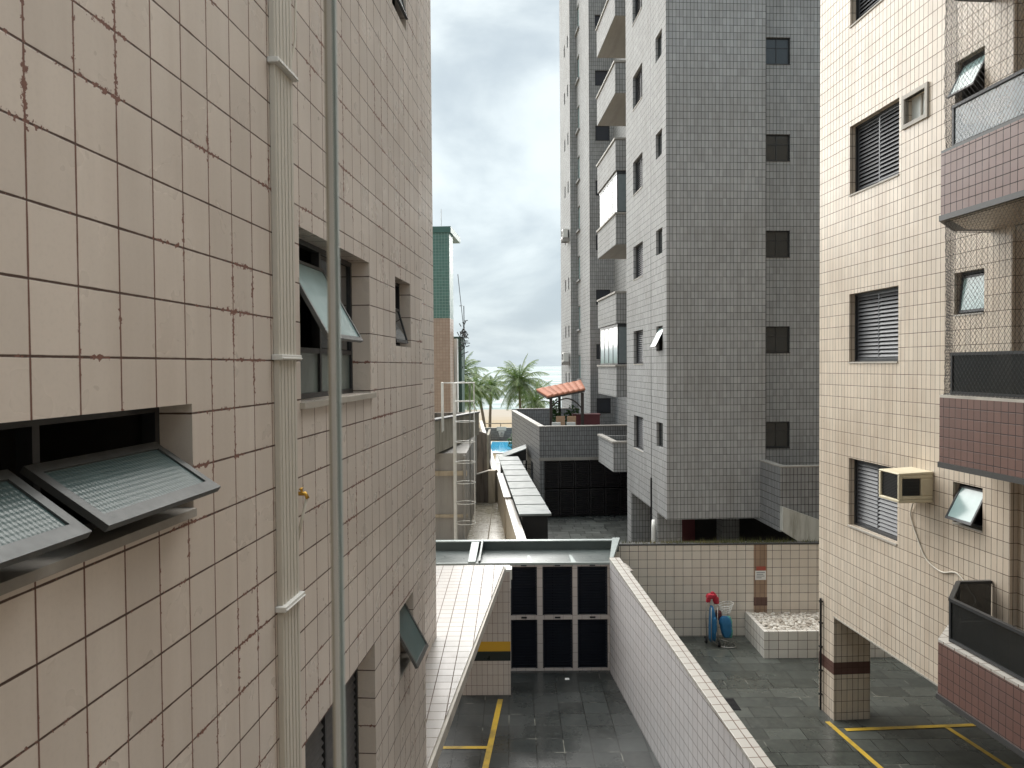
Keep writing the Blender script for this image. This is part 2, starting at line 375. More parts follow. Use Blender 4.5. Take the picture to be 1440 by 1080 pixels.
    def _reveal(s, P, a, b, c, e, fl, mi, dark):
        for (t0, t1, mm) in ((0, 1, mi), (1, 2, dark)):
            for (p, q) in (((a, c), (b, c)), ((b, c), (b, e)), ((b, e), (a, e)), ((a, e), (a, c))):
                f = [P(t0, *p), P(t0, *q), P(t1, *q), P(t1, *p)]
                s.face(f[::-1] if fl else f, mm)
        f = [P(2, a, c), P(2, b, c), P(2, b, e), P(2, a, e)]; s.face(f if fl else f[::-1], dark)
    def mesh(s, name, mats, smooth=False):
        me = bpy.data.meshes.new(name); me.from_pydata(s.v, [], s.f); me.update()
        for mm in (mats if isinstance(mats, (list, tuple)) else [mats]): me.materials.append(mm if not isinstance(mm, str) else M[mm])
        me.polygons.foreach_set('material_index', s.mi)
        uvl = me.uv_layers.new(name='UVMap'); dat = [0.]*(2*len(me.loops))
        for p in me.polygons:
            n = p.normal; ax, ay, az = abs(n.x), abs(n.y), abs(n.z)
            for li in p.loop_indices:
                co = me.vertices[me.loops[li].vertex_index].co
                if az >= ax and az >= ay: a, b = co.x, co.y
                elif ax >= ay: a, b = co.y, co.z
                else: a, b = co.x, co.z
                dat[2*li] = a; dat[2*li+1] = b
        uvl.data.foreach_set('uv', dat)
        if smooth: me.polygons.foreach_set('use_smooth', [True]*len(me.polygons))
        return me
    def build(s, name, mats, parent=None, loc=(0, 0, 0), smooth=False, bevel=0.):
        o = bpy.data.objects.new(name, s.mesh(name, mats, smooth)); COL.objects.link(o); o.location = loc
        if parent: o.parent = parent
        if bevel:
            md = o.modifiers.new('bevel', 'BEVEL'); md.width = bevel; md.segments = 2; md.limit_method = 'ANGLE'
        return o
def tag(o, label=None, cat=None, group=None, kind=None):
    if label: o['label'] = label
    if cat: o['category'] = cat
    if group: o['group'] = group
    if kind: o['kind'] = kind
    return o
def thing(name, label, cat, frame=FG, loc=(0, 0, 0), group=None):
    o = bpy.data.objects.new(name, None); COL.objects.link(o); o.empty_display_size = .3
    o.location = loc; o.rotation_euler = (0, 0, -frame.a); return tag(o, label, cat, group)
def solid(mb, name, mats, frame, label, cat, group=None, smooth=False, bevel=0.):
    o = mb.build(name, mats, None, smooth=smooth, bevel=bevel); o.rotation_euler = (0, 0, -frame.a); return tag(o, label, cat, group)
def struct(mb, name, mats, frame=FG):
    o = mb.build(name, mats); o.rotation_euler = (0, 0, -frame.a); o['kind'] = 'structure'; o['label'] = name.replace('_', ' '); return o
def inst(src, parent, loc):
    """copy of a part together with its sub-parts"""
    c = src.copy(); COL.objects.link(c); c.parent = parent; c.location = loc
    for ch in src.children:
        d = ch.copy(); COL.objects.link(d); d.parent = c
    return c

# ================================================================ ground, sea
g = MB()
prof = [(-60, -.02), (67.6, -.02), (67.6, -.5), (90, -.75), (160, -1.25), (400, -4), (8000, -30)]
for (ya, za), (yb, zb) in zip(prof, prof[1:]): g.face([(-4000, ya, za), (4000, ya, za), (4000, yb, zb), (-4000, yb, zb)])
struct(g, 'ground', 'sand')
struct(MB().face([(-4000, 128, -1.05), (4000, 128, -1.05), (4000, 8000, -1.05), (-4000, 8000, -1.05)]), 'sea', 'sea')
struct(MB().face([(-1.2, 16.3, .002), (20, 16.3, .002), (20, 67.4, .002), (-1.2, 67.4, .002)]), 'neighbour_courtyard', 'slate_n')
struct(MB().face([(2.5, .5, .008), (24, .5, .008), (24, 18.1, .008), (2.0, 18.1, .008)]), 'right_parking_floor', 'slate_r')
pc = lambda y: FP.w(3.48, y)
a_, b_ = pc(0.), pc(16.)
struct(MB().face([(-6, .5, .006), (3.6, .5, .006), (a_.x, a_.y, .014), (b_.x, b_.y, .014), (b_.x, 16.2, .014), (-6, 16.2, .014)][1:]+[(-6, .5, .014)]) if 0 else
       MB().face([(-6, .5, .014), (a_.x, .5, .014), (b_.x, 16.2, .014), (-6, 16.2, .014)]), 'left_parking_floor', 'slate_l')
def stripe(name, p, q, w, z):
    p = Vector((*p, 0)); q = Vector((*q, 0)); n = Vector((-(q-p).y, (q-p).x, 0)).normalized()*w/2
    struct(MB().face([(p-n)[:2]+(z,), (q-n)[:2]+(z,), (q+n)[:2]+(z,), (p+n)[:2]+(z,)][:4]), name, 'yellow')
def pt2(v): return (v.x, v.y)
def stripe(name, p, q, w, z):
    p = Vector((p[0], p[1], 0)); q = Vector((q[0], q[1], 0)); n = Vector((-(q-p).y, (q-p).x, 0)).normalized()*w/2
    c = [p-n, q-n, q+n, p+n]; b = MB().face([(k.x, k.y, z) for k in c])
    struct(b, name, 'yellow')
stripe('parking_line', (5.67, 13.62), (6.2, 9.3), .09, .014)
stripe('parking_line', (5.86, 13.30), (9.4, 13.52), .10, .018)
stripe('parking_line', (7.70, 13.38), (8.3, 9.6), .09, .014)
stripe('parking_line', (-.27, 14.64), (-.86, 7.4), .10, .018)
stripe('parking_line', (-.46, 12.76), (-4, 12.80), .09, .022)

# ================================================================ near left building
Lb = thing('apartment_building', 'close pinkish tiled wall on the left with rusty chipped joints and awning windows', 'building', FL)
xw = -1.376
wa = (.2, 2.70, 5.985, 6.37); wb = (3.85, 5.25, 6.32, 7.23); wc = (6.06, 6.65, 6.67, 7.23); wd = (6.09, 6.64, 3.95, 4.50); we = (3.84, 5.285, 3.45, 4.53)
wf = (6.06, 6.60, 9.41, 9.97); wg = (3.85, 5.25, 9.06, 9.97)
b = MB()
b.wallx(xw, -6, 7.19, 0, 14, (wa, wb, wc, wd, we, wf, wg), 1, .145)
b.wally(7.19, -1.9, xw, 0, 14, (), 1)
b.wallx(-1.9, 7.19, 10.8, 0, 14, (), 1)
b.wally(10.8, -14, -1.9, 0, 14, (), 1)
b.face([(-14, -6, 14), (xw, -6, 14), (xw, 7.19, 14), (-14, 7.19, 14)]); b.face([(-14, 7.19, 14), (-1.9, 7.19, 14), (-1.9, 10.8, 14), (-14, 10.8, 14)])
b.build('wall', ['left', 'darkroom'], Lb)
xi = xw-.145
def frame_x(mb, x, y0, y1, z0, z1, t=.025, dp=.04, bars=(), hbars=(), mi=0):
    mb.box(x-dp, x, y0, y1, z0, z0+t, mi); mb.box(x-dp, x, y0, y1, z1-t, z1, mi)
    mb.box(x-dp, x, y0, y0+t, z0+t, z1-t, mi); mb.box(x-dp, x, y1-t, y1, z0+t, z1-t, mi)
    for v in bars: mb.box(x-dp, x, v-t/2, v+t/2, z0+t, z1-t, mi)
    for v in hbars: mb.box(x-dp+.002, x-.002, y0+t, y1-t, v-t/2, v+t/2, mi)
    return mb
def sash_x(parent, x0, z0, x1, z1, ya, yb, glass, fr='alu', t=.028, th=.022):
    """top-hung sash from hinge line (x0,z0) to the lower edge (x1,z1)"""
    a = Vector((x0, 0, z0)); d = Vector((x1-x0, 0, z1-z0)); Ln = d.length; d.normalize(); nrm = Vector((d.z, 0, -d.x))
    def P(s_, y, o): q = a + d*s_ + nrm*o; return (q.x, y, q.z)
    def bar(mb, s0, s1, y0, y1, o0, o1):
        mb.hexa([P(s0, y0, o0), P(s1, y0, o0), P(s1, y1, o0), P(s0, y1, o0), P(s0, y0, o1), P(s1, y0, o1), P(s1, y1, o1), P(s0, y1, o1)])
    m1 = MB(); h = th/2
    bar(m1, 0, t, ya, yb, -h, h); bar(m1, Ln-t*1.25, Ln, ya, yb, -h, h); bar(m1, t, Ln-t*1.25, ya, ya+t, -h, h); bar(m1, t, Ln-t*1.25, yb-t, yb, -h, h)
    o = m1.build('sash', fr, parent)
    m2 = MB(); bar(m2, t*.8, Ln-t, ya+t*.8, yb-t*.8, -.004, .004); m2.build('pane', glass, o)
    return o
# wide bathroom window, two sashes pushed out
w1 = frame_x(MB(), xi+.02, *wa, .03, .05, bars=(1.30, 2.045)).build('window', 'darkframe', Lb)
sash_x(w1, xi+.02, 6.225, -1.258, 6.062, 1.985, 2.66, 'ribglass', 'alu', .036)
sash_x(w1, xi+.02, 6.225, -1.268, 6.060, 1.25, 1.925, 'ribglass', 'alu', .036)
MB().prism([(xw-.14, .2), (xw+.012, .2), (xw+.012, 2.70), (xw-.14, 2.70)], 5.955, [5.995, 5.985, 5.985, 5.995]).build('sill', 'greysill', w1)
# bedroom window with one sash tilted out
w2 = frame_x(MB(), xi+.02, *wb, .03, .05, bars=(4.56,), hbars=(6.60,)).build('window', 'darkframe', Lb)
sash_x(w2, xi+.015, 7.10, -1.255, 6.655, 3.93, 4.60, 'paleglass', 'alu', .022)
MB().box(xi-.004, xi+.004, 4.59, 5.22, 6.62, 7.20).build('pane', 'darkglass', w2)
MB().box(xi-.004, xi+.004, 3.88, 5.22, 6.35, 6.585).build('pane', glass_mat('ribbed_lower_glass', (.16, .2, .19), .2, ribs=45), w2)
MB().box(xw-.14, xw+.03, 3.83, 5.30, 6.285, 6.318).build('sill', 'sill', w2)
# small window
w3 = frame_x(MB(), xi+.05, *wc, .025, .04).build('window', 'darkframe', Lb)
sash_x(w3, xi+.05, 7.0, -1.385, 6.70, 6.10, 6.56, 'darkglass', 'darkframe', .022)
w3b = frame_x(MB(), xi+.05, *wf, .025, .04).build('window', 'darkframe', Lb)
sash_x(w3b, xi+.05, 9.9, -1.36, 9.50, 6.10, 6.56, 'ribglass', 'darkframe', .022)
w3c = frame_x(MB(), xi+.02, *wg, .03, .05, bars=(4.56,)).build('window', 'darkframe', Lb)
MB().box(xi-.004, xi+.004, 3.88, 5.22, 9.1, 9.94).build('pane', 'darkglass', w3c)
w4 = frame_x(MB(), xi+.02, *wd, .025, .04).build('window', 'darkframe', Lb)
sash_x(w4, xi+.03, 4.47, -1.245, 4.015, 6.12, 6.62, 'ribglass', 'alu', .028)
MB().box(xw-.14, xw+.004, 6.08, 6.65, 3.93, 3.952).build('sill', 'sill', w4)
w5 = frame_x(MB(), xi+.02, *we, .03, .05, bars=(4.56,)).build('window', 'darkframe', Lb)
def slats_x(mb, x, y0, y1, z0, z1, p, out, t=.004, wd=.05, ang=38):
    n = int((z1-z0)/p); ca, sa = math.cos(R_(ang))*wd/2, math.sin(R_(ang))*wd/2
    for k in range(n):
        z = z0+(k+.5)*(z1-z0)/n
        a = (x-out*sa*.6, z+ca*1.02); c = (x+out*sa*.9, z-ca*1.02)
        mb.hexa([(a[0], y0, a[1]), (c[0], y0, c[1]), (c[0], y1, c[1]), (a[0], y1, a[1]),
                 (a[0], y0, a[1]+t), (c[0], y0, c[1]+t), (c[0], y1, c[1]+t), (a[0], y1, a[1]+t)])
    return mb
slats_x(MB(), xi, 3.9, 4.53, 3.5, 4.49, .05, 1).build('shutter', 'shutter', w5)
slats_x(MB(), xi, 4.59, 5.24, 3.5, 4.49, .05, 1).build('shutter', 'shutter', w5)
# cable trunking with ribs and clips
ct = MB(); ct.box(xw+.001, xw+.028, 3.485, 3.70, 0, 14)
for k in range(5): y = 3.505+k*.043; ct.box(xw+.028, xw+.0315, y, y+.028, 0, 14)
tr = ct.build('cable_trunking', 'pvc', Lb, bevel=.002)
for z in (2.7, 4.02, 5.36, 6.55, 7.93, 9.3): 
    q = MB().box(xw+.0, xw+.052, 3.46, 3.725, z-.014, z+.012); q.box(xw+.052, xw+.058, 3.465, 3.72, z-.010, z-.002); q.build('clip', 'offwhite', tr, bevel=.003)
MB().tube([(xw+.012, 3.73, 7.75+.0), (xw+.014, 3.735, 8.02), (xw+.014, 3.80, 8.16), (xw+.012, 3.83, 8.6), (xw+.012, 3.82, 12)], .006, 6).build('telephone_cable', 'cable', Lb, smooth=True)
tp = MB().tube([(xw, 3.755, 5.86), (xw+.05, 3.755, 5.86), (xw+.062, 3.755, 5.835)], .011, 8)
tp.tube([(xw+.03, 3.735, 5.885), (xw+.03, 3.775, 5.885)], .006, 6); tp.tube([(xw+.03, 3.755, 5.86), (xw+.03, 3.755, 5.885)], .006, 6)
tp.build('tap', 'brass', Lb, smooth=True)
MB().tube([(xw+.055, 3.755, 5.835), (xw+.03, 3.75, 5.72), (xw+.012, 3.735, 5.62)], .008, 6).build('hose_end', 'cable', Lb, smooth=True)

# own window and the wall it sits in (around and behind the camera)
own = thing('window_frame', 'thin aluminium sliding-window mullion standing upright right in front of the camera', 'window frame', FG, (0, .45, 5.9))
mu = MB(); mu.box(-.1082, -.1062, -.002, .002, -.28, 1.5, 0); mu.box(-.1062, -.1036, -.004, .002, -.28, 1.5, 1); mu.box(-.1036, -.1016, -.002, .002, -.28, 1.5, 2)
mu.build('mullion', [plain('beige_anodised', (.66, .63, .53), .5), plain('highlight_anodised', (.93, .95, .91), .4), plain('glass_edge', (.42, .50, .50), .35)], own)  # middle rib near-white: the bright highlight is put into its colour
for nm, bx in (('rail', (-1.2, 1.2, -.02, .02, -.30, -.26)), ('rail', (-1.2, 1.2, -.02, .02, 1.5, 1.54)), ('stile', (-1.22, -1.2, -.02, .02, -.3, 1.54)), ('stile', (1.2, 1.22, -.02, .02, -.3, 1.54))):
    MB().box(*bx).build(nm, 'alu', own)
b = MB(); b.wally(-.35, -1.34, 2.6, 0, 8.2, ((-1.22, 1.22, 5.60, 7.44),), 1, .2, 0, 1, 3.)  # unseen wall of the building, kept low and narrow to let fill light past
b.box(-1.34, 2.6, -6, -5.5, 0, 8.2)
solid(b, 'rear_wall', ['back', 'plaster'], FG, 'tiled wall of the viewer\'s own building around the open window', 'wall')

# ================================================================ right cream building
Rb = thing('apartment_building', 'cream tiled apartment block on the right with purple balconies and louvred shutters', 'building', FR)
xr = 6.81
fl = [3.70, 6.53, 9.40, 12.27]
holes = [(11.23, 12.69, z, z+1.165) for z in fl]
bath = [(9.33, 9.92, 4.31, 4.87), (9.33, 9.92, 7.15, 7.72), (9.35, 9.93, 9.98, 10.57), (9.35, 9.93, 12.85, 13.4)]
grate = (10.56, 11.07, 10.09, 10.47)
b = MB()
b.wallx(xr, 8.84, 13.76, 1.92, 16, holes+bath+[grate], -1, .14)
b.wally(8.84, xr, xr+.10, 1.92, 16, (), -1)
b.wallx(xr+.10, -6, 8.84, 1.92, 16, ((6.2, 7.9, 3.0, 4.95), (6.2, 7.9, 5.9, 7.85), (6.2, 7.9, 8.8, 10.7), (6.2, 7.9, 11.6, 13.6)), -1, .14)
b.wally(13.76, xr, 20, 1.92, 16, (), 1)
b.face([(xr, -6, 1.92), (20, -6, 1.92), (20, 13.76, 1.92), (xr, 13.76, 1.92)]); b.face([(xr, -6, 16), (20, -6, 16), (20, 13.76, 16), (xr, 13.76, 16)][::-1])
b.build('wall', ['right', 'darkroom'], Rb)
# edge bead under the wall
MB().box(xr-.006, xr+.05, 8.84, 13.2, 1.90, 1.925).build('drip_edge', 'sill', Rb)
for (x0, x1, y0, y1) in ((xr+.002, 7.50, 13.2, 13.758), (xr+.002, 7.5, 6.9, 7.5), (12.3, 13, 13.1, 13.7), (12.3, 13, 6.9, 7.5)):
    p = MB().box(x0, x1, y0, y1, 0, .845); p.box(x0, x1, y0, y1, 1.07, 1.92); o = p.build('pillar', 'right', Rb)
    MB().box(x0-.002, x1+.002, y0-.002, y1+.002, .845, 1.07).build('band', 'brownband', o)
dp = MB().tube([(xr-.035, 13.62, .02), (xr-.035, 13.62, 2.12)], .022, 8)
for z in (.3, .75, 1.2, 1.65, 2.05): dp.box(xr-.062, xr-.006, 13.59, 13.65, z, z+.025)
dp.build('downpipe', 'black', Rb, smooth=False)
# shutter window, built once and copied per floor
def shutter_window(parent, x, out, y0, y1, h, pitch=.062, nm='window'):
    xo = x-out*.10; dpt = -out*.05
    f = MB(); X0, X1 = sorted((xo, xo-out*.05)); t = .035
    f.box(X0, X1, y0, y1, 0, t); f.box(X0, X1, y0, y1, h-t, h); f.box(X0, X1, y0, y0+t, t, h-t); f.box(X0, X1, y1-t, y1, t, h-t)
    w = f.build(nm, 'darkframe', parent)
    ym = (y0+y1)/2
    for (a, c, off) in ((y0+t, ym+.02, 0.), (ym-.02, y1-t, .022)):
        s_ = MB(); xx = xo-out*(.012+off); A, B = sorted((xx, xx-out*.018)); q = .03
        s_.box(A, B, a, a+q, t, h-t); s_.box(A, B, c-q, c, t, h-t); s_.box(A, B, a+q, c-q, t, t+q); s_.box(A, B, a+q, c-q, h-t-q, h-t)
        slats_x(s_, xx-out*.008, a+q, c-q, t+q, h-t-q, pitch, out, wd=pitch*.9)
        s_.build('shutter', 'shutter', w)
    g_ = MB(); A, B = sorted((x+out*.018, x-out*.10)); g_.box(A, B, y0-.0, y1+.0, -.028, -.002); g_.build('sill', 'sill', w)
    return w
sw = shutter_window(Rb, xr, -1, 11.23, 12.69, 1.165); sw.location = (0, 0, fl[0])
for z in fl[1:]: inst(sw, Rb, (0, 0, z))
# grated vent
v = MB(); v.box(xr-.03, xr+.05, 10.50, 10.56, 10.03, 10.53); v.box(xr-.03, xr+.05, 11.07, 11.13, 10.03, 10.53); v.box(xr-.03, xr+.05, 10.56, 11.07, 10.03, 10.09); v.box(xr-.03, xr+.05, 10.56, 11.07, 10.47, 10.53)
v.box(xr+.08, xr+.10, 10.80, 10.83, 10.09, 10.47)
vo = v.build('small_window', 'sill', Rb); MB().box(xr+.10, xr+.108, 10.56, 11.07, 10.09, 10.47).build('pane', 'frost', vo)
# bathroom awning windows
for i, (h, o_) in enumerate(zip(bath, (.23, .05, .23, .3))):
    w = MB(); A, B = xr+.10, xr+.14; y0, y1, z0, z1 = h; t = .03
    w.box(A, B, y0, y1, z0, z0+t); w.box(A, B, y0, y1, z1-t, z1); w.box(A, B, y0, y0+t, z0+t, z1-t); w.box(A, B, y1-t, y1, z0+t, z1-t)
    wo_ = w.build('bathroom_window', 'darkframe', Rb)
    dz = math.sqrt(max(.01, .50**2-o_**2))
    sash_x(wo_, xr+.10, z1-.05, xr+.10-o_, z1-.05-dz, y0+.03, y1-.03, 'paleglass', 'darkframe', .03)
    MB().box(xr-.01, xr+.10, y0, y1, z0-.02, z0+.002).build('sill', 'sill', wo_)
# balconies: front wall parallel to the facade, cut corner, short end wall
xb = 5.73
def balcony(z0, z1, rail, glass, net, ztop, label):
    out = [(xb, 2.), (xb, 8.60), (6.34, 9.24), (xr-.003, 9.24)]; t = .12
    inn = [(xb+t, 2.), (xb+t, 8.55), (6.38, 9.12), (xr-.003, 9.12)]
    bo = MB()
    for (o0, o1, i0, i1) in ((out[k], out[k+1], inn[k], inn[k+1]) for k in range(3)):
        bo.prism([o0, o1, i1, i0], z0+.035, z1-.03)
    r = bo.build('balcony', 'purple', Rb); r['label'] = label
    sl = MB(); sl.prism([(xb-.015, 2.), (xb-.015, 8.61), (6.335, 9.255), (xr-.004, 9.255), (xr-.004, 2.)], z0-.03, z0+.033, 0, 0); sl.prism([(xb+.05, 2.), (xb+.05, 8.5), (6.39, 9.08), (xr-.004, 9.08), (xr-.004, 2.)], z0-.034, z0-.0301, 1)
    sl.build('slab', ['granite', 'right'], r)
    cp = MB()
    for (o0, o1, i0, i1) in ((out[k], out[k+1], inn[k], inn[k+1]) for k in range(3)): cp.prism([o0, o1, i1, i0], z1-.03, z1)
    cp.build('coping', 'coping' if z0 < 3 else 'granite' if z0 > 8 else 'sill', r)
    gp = [(xb+.09, 2.), (xb+.09, 8.50), (6.36, 9.15), (xr-.01, 9.15)]
    if rail:
        rl = MB(); zt = z1+rail
        for (p, q) in zip(gp, gp[1:]):
            d = Vector((q[0]-p[0], q[1]-p[1])).normalized()*.02; n = Vector((-d.y, d.x))
            def seg(za, zb, e): 
                rl.prism([(p[0]+n.x*e, p[1]+n.y*e), (q[0]+n.x*e, q[1]+n.y*e), (q[0]-n.x*e, q[1]-n.y*e), (p[0]-n.x*e, p[1]-n.y*e)], za, zb)
            seg(zt-.035, zt, 1.3); seg(z1+.015, z1+.045, 1.)
        for p in gp[1:3] + [(xb+.09, y) for y in (6.9, 5.3, 3.7)]: rl.box(p[0]-.016, p[0]+.016, p[1]-.016, p[1]+.016, z1+.002, zt-.002)
        ro = rl.build('railing', 'darkframe', r)
        gm = MB()
        for (p, q) in zip(gp, gp[1:]):
            d = Vector((q[0]-p[0], q[1]-p[1])).normalized()*.004; n = Vector((-d.y, d.x))
            gm.prism([(p[0]+n.x, p[1]+n.y), (q[0]+n.x, q[1]+n.y), (q[0]-n.x, q[1]-n.y), (p[0]-n.x, p[1]-n.y)], z1+.04, zt-.03)
        gm.build('glass_panel', glass, ro)
    if net:
        nt_ = MB(); rg = random.Random(int(z0*10))
        path = [(xb+.03, 5.4), (xb+.03, 8.58), (6.34, 9.20), (xr-.01, 9.20)]
        L0 = 0; segs = []
        for p, q in zip(path, path[1:]):
            l = math.hypot(q[0]-p[0], q[1]-p[1]); segs.append((L0, L0+l, p, q)); L0 += l
        def PT(s_, z):
            for a, c, p, q in segs:
                if s_ <= c+1e-6: 
                    k = (s_-a)/(c-a); bow = .05*math.sin(math.pi*min(1, max(0, (z-z1)/(ztop-z1))))*math.sin(3*s_+z0)
                    return (p[0]+(q[0]-p[0])*k+bow*.5, p[1]+(q[1]-p[1])*k, z)
            return (path[-1][0], path[-1][1], z)
        H_ = ztop-z1; st = .062; asp = 1.25
        k = -H_/asp
        while k < L0:
            for sgn in (1, -1):
                pts = []
                for j in range(13):
                    zz = j/12*H_; s_ = k + (zz/asp if sgn > 0 else (H_-zz)/asp)
                    if 0 <= s_ <= L0: pts.append(PT(s_, z1+zz))
                if len(pts) > 1: nt_.tube(pts, .0017, 3, caps=False)
            k += st
        for zz in (z1+.01, ztop-.01): nt_.tube([PT(L0*j/40, zz) for j in range(41)], .004, 4, caps=False)
        nt_.build('safety_net', 'net', r)
    return r
balcony(8.20, 8.99, .50, 'railglass', True, 11.05, 'upper purple tiled balcony with pale glass railing behind netting')
balcony(5.29, 6.12, .50, 'smoke', True, 8.16, 'middle brown tiled balcony with black glass railing and netting above')
balcony(2.51, 3.20, .52, 'smoke', False, 0, 'lowest purple tiled balcony with white tiled coping and smoked glass')
balcony(11.10, 11.90, .5, 'railglass', False, 0, 'topmost balcony above the picture edge')

# air conditioner with its drain hose
ac = thing('air_conditioner', 'yellowed box air conditioner jutting from the cream wall beside the lowest shutter', 'air conditioner', FR)
bx = MB(); bx.box(6.29, xr-.003, 10.34, 10.86, 4.50, 4.545); bx.box(6.33, xr-.003, 10.37, 10.83, 4.545, 4.90); 
bx.prism([(6.29, 10.34), (xr-.003, 10.34), (xr-.003, 10.86), (6.29, 10.86)], 4.90, [4.925, 4.95, 4.95, 4.925])
bx.box(6.29, 6.345, 10.34, 10.38, 4.545, 4.90); bx.box(6.29, 6.345, 10.81, 10.86, 4.545, 4.90)
bx.box(6.345, xr-.003, 10.342, 10.37, 4.545, 4.60); bx.box(6.345, xr-.003, 10.342, 10.37, 4.85, 4.90); bx.box(6.62, xr-.003, 10.342, 10.37, 4.60, 4.85)
bx.build('casing', 'acwhite', ac, bevel=.012)
gr = MB(); gr.box(6.322, 6.33, 10.38, 10.81, 4.55, 4.895)
for k in range(15): z = 4.565+k*.022; gr.box(6.308, 6.322, 10.385, 10.805, z, z+.007)
gr.build('grille', 'black', ac)
gs = MB().prism([(6.35, 10.352), (6.35, 10.368), (6.61, 10.368), (6.61, 10.352)], 4.605, 4.845)
for k in range(5): gs.box(6.37, 6.59, 10.346, 10.352, 4.63+k*.045, 4.637+k*.045)
gs.build('side_vent', 'black', ac, bevel=.006)
cb = [(6.60, 10.45, 4.50), (6.76, 10.75, 4.42), (6.79, 10.85, 4.2), (6.795, 10.67, 3.88), (6.795, 10.50, 3.67), (6.795, 10.30, 3.585), (6.795, 10.09, 3.565), (6.795, 9.86, 3.63), (6.795, 9.72, 3.60), (6.79, 9.55, 3.48), (6.78, 9.40, 3.37), (6.6, 9.28, 3.30)]
def smoothpts(p, n=6):
    p = [Vector(q) for q in p]; o = []
    for i in range(len(p)-1):
        a, b_, c, d = p[max(i-1, 0)], p[i], p[i+1], p[min(i+2, len(p)-1)]
        for k in range(n):
            t = k/n; o.append(.5*((2*b_)+(c-a)*t+(2*a-5*b_+4*c-d)*t*t+(3*b_-a-3*c+d)*t**3))
    return o+[p[-1]]
solid(MB().tube(smoothpts(cb), .011, 6), 'cable', 'cable', FR, 'thin white cable sagging along the cream wall from the box air conditioner', 'cable', smooth=True)

# ================================================================ grey tower
T = thing('apartment_tower', 'tall grey tiled apartment tower with stacked balconies on its seaward side', 'tower', FT)
xt, TOP = 5.74, 30
lv = [3.68+2.86*k for k in range(6)]
hs = [(24.30, 25.68, z, z+1.11) for z in lv]; hs2 = [(21.86, 22.60, z+.37, z+1.11) for z in lv]
b = MB()
b.wallx(xt, 21.42, 26.8, 2.05, TOP, hs+hs2, -1, .13, room=.3)
b.wally(21.42, xt, 8.64, 2.05, TOP, (), -1)
b.wallx(8.64, 21.42, 22.4, 2.05, TOP, (), 1)
hf = [(8.98, 9.78, 3.97+2.875*k, 4.76+2.875*k) for k in range(6)]
b.wally(22.4, 8.64, 22, 2.05, TOP, hf, -1, .13, room=.3)
b.wally(26.8, xt, 7.9, 2.05, TOP, (), 1)
b.wallx(7.9, 26.8, 40, 2.05, TOP, (), -1)
hd = [(6.93, 7.70, 3.97+2.88*k, 4.75+2.88*k) for k in range(8)]
b.wally(40, 6.6, 7.9, 2.9, TOP, hd, -1, .1, room=.3)
lz = [5.85+2.86*k for k in range(9)]
b.wallx(6.6, 40, 44.4, 0, TOP, [(43.35, 44.25, z-.1, z+1.25) for z in lz], -1, .12, room=.3)
b.wally(44.4, 6.2, 6.6, 0, TOP, (), -1)
far = [(y, y+.42, z+.05, z+.75) for z in [5.2+2.86*k-2.86+.1 for k in range(9)] for y in (45.1, 46.5)]
b.wallx(6.2, 44.4, 49, 0, TOP, far, -1, .1, room=.3)
b.wally(49, 6.2, 22, 0, TOP, (), 1); b.wallx(22, 22.4, 49, 0, TOP, (), 1)
b.face([(xt, 21.42, 2.05), (8.64, 21.42, 2.05), (8.64, 26.8, 2.05), (xt, 26.8, 2.05)]); b.face([(8.64, 22.4, 2.05), (22, 22.4, 2.05), (22, 40, 2.05), (8.64, 40, 2.05)])
b.face([(xt, 21.42, TOP), (xt, 26.8, TOP), (8.64, 26.8, TOP), (8.64, 21.42, TOP)]); b.face([(8.64, 22.4, TOP), (8.64, 49, TOP), (22, 49, TOP), (22, 22.4, TOP)]); b.face([(6.2, 40, TOP), (6.2, 49, TOP), (8.64, 49, TOP), (8.64, 40, TOP)])
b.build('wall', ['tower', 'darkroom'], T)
MB().box(xt-.004, xt+.01, 23.22, 23.25, 1.2, TOP).build('expansion_joint', 'black', T)
# ground-floor piers and back walls of the open ground floor
for bxx in ((xt+.002, 6.4, 26.15, 26.798, 0, 2.05), (xt+.002, 6.5, 22.55, 23.3, 0, 2.05), (8.9, 9.5, 25.9, 26.5, 0, 2.05), (12.5, 13.1, 22.6, 23.2, 0, 2.05), (6.9, 7.5, 27, 27.6, 0, 2.05)):
    MB().box(*bxx).build('pillar', 'tower', T)
MB().box(7.5, 8.26, 27.0, 27.1, 0, 2.05).build('door', 'maroon', T)
MB().box(8.27, 22, 27.2, 27.3, 0, 2.05).build('ground_floor_wall', 'darkroom', T)
MB().tube([(xt-.06, 22.75, .0), (xt-.06, 22.75, 1.55), (xt-.02, 22.85, 1.75)], .07, 10).build('drainpipe', 'offwhite', T, smooth=True)
MB().box(xt-.03, xt-.001, 23.18, 23.28, .0, 3.0).build('downpipe', 'black', T)
sw2 = shutter_window(T, xt, -1, 24.30, 25.68, 1.11); sw2.location = (0, 0, lv[0])
for z in lv[1:]: inst(sw2, T, (0, 0, z))
def small_win(parent, glass, o_=0.):
    w = MB(); A, B = xt+.09, xt+.125; t = .03; y0, y1 = 21.86, 22.60; h = .74
    w.box(A, B, y0, y1, 0, t); w.box(A, B, y0, y1, h-t, h); w.box(A, B, y0, y0+t, t, h-t); w.box(A, B, y1-t, y1, t, h-t); w.box(A+.002, B-.002, (y0+y1)/2-.015, (y0+y1)/2+.015, t, h-t)
    r = w.build('small_window', 'darkframe', parent)
    if o_: sash_x(r, xt+.09, h-.04, xt+.09-o_, h-.04-math.sqrt(.66**2-o_**2), y0+.02, y1-.02, 'paleglass', 'darkframe', .03)
    else: MB().box(A+.012, A+.02, y0+t, y1-t, t, h-t).build('pane', glass, r)
    return r
s1 = small_win(T, 'darkglass'); s1.location = (0, 0, lv[0]+.37)
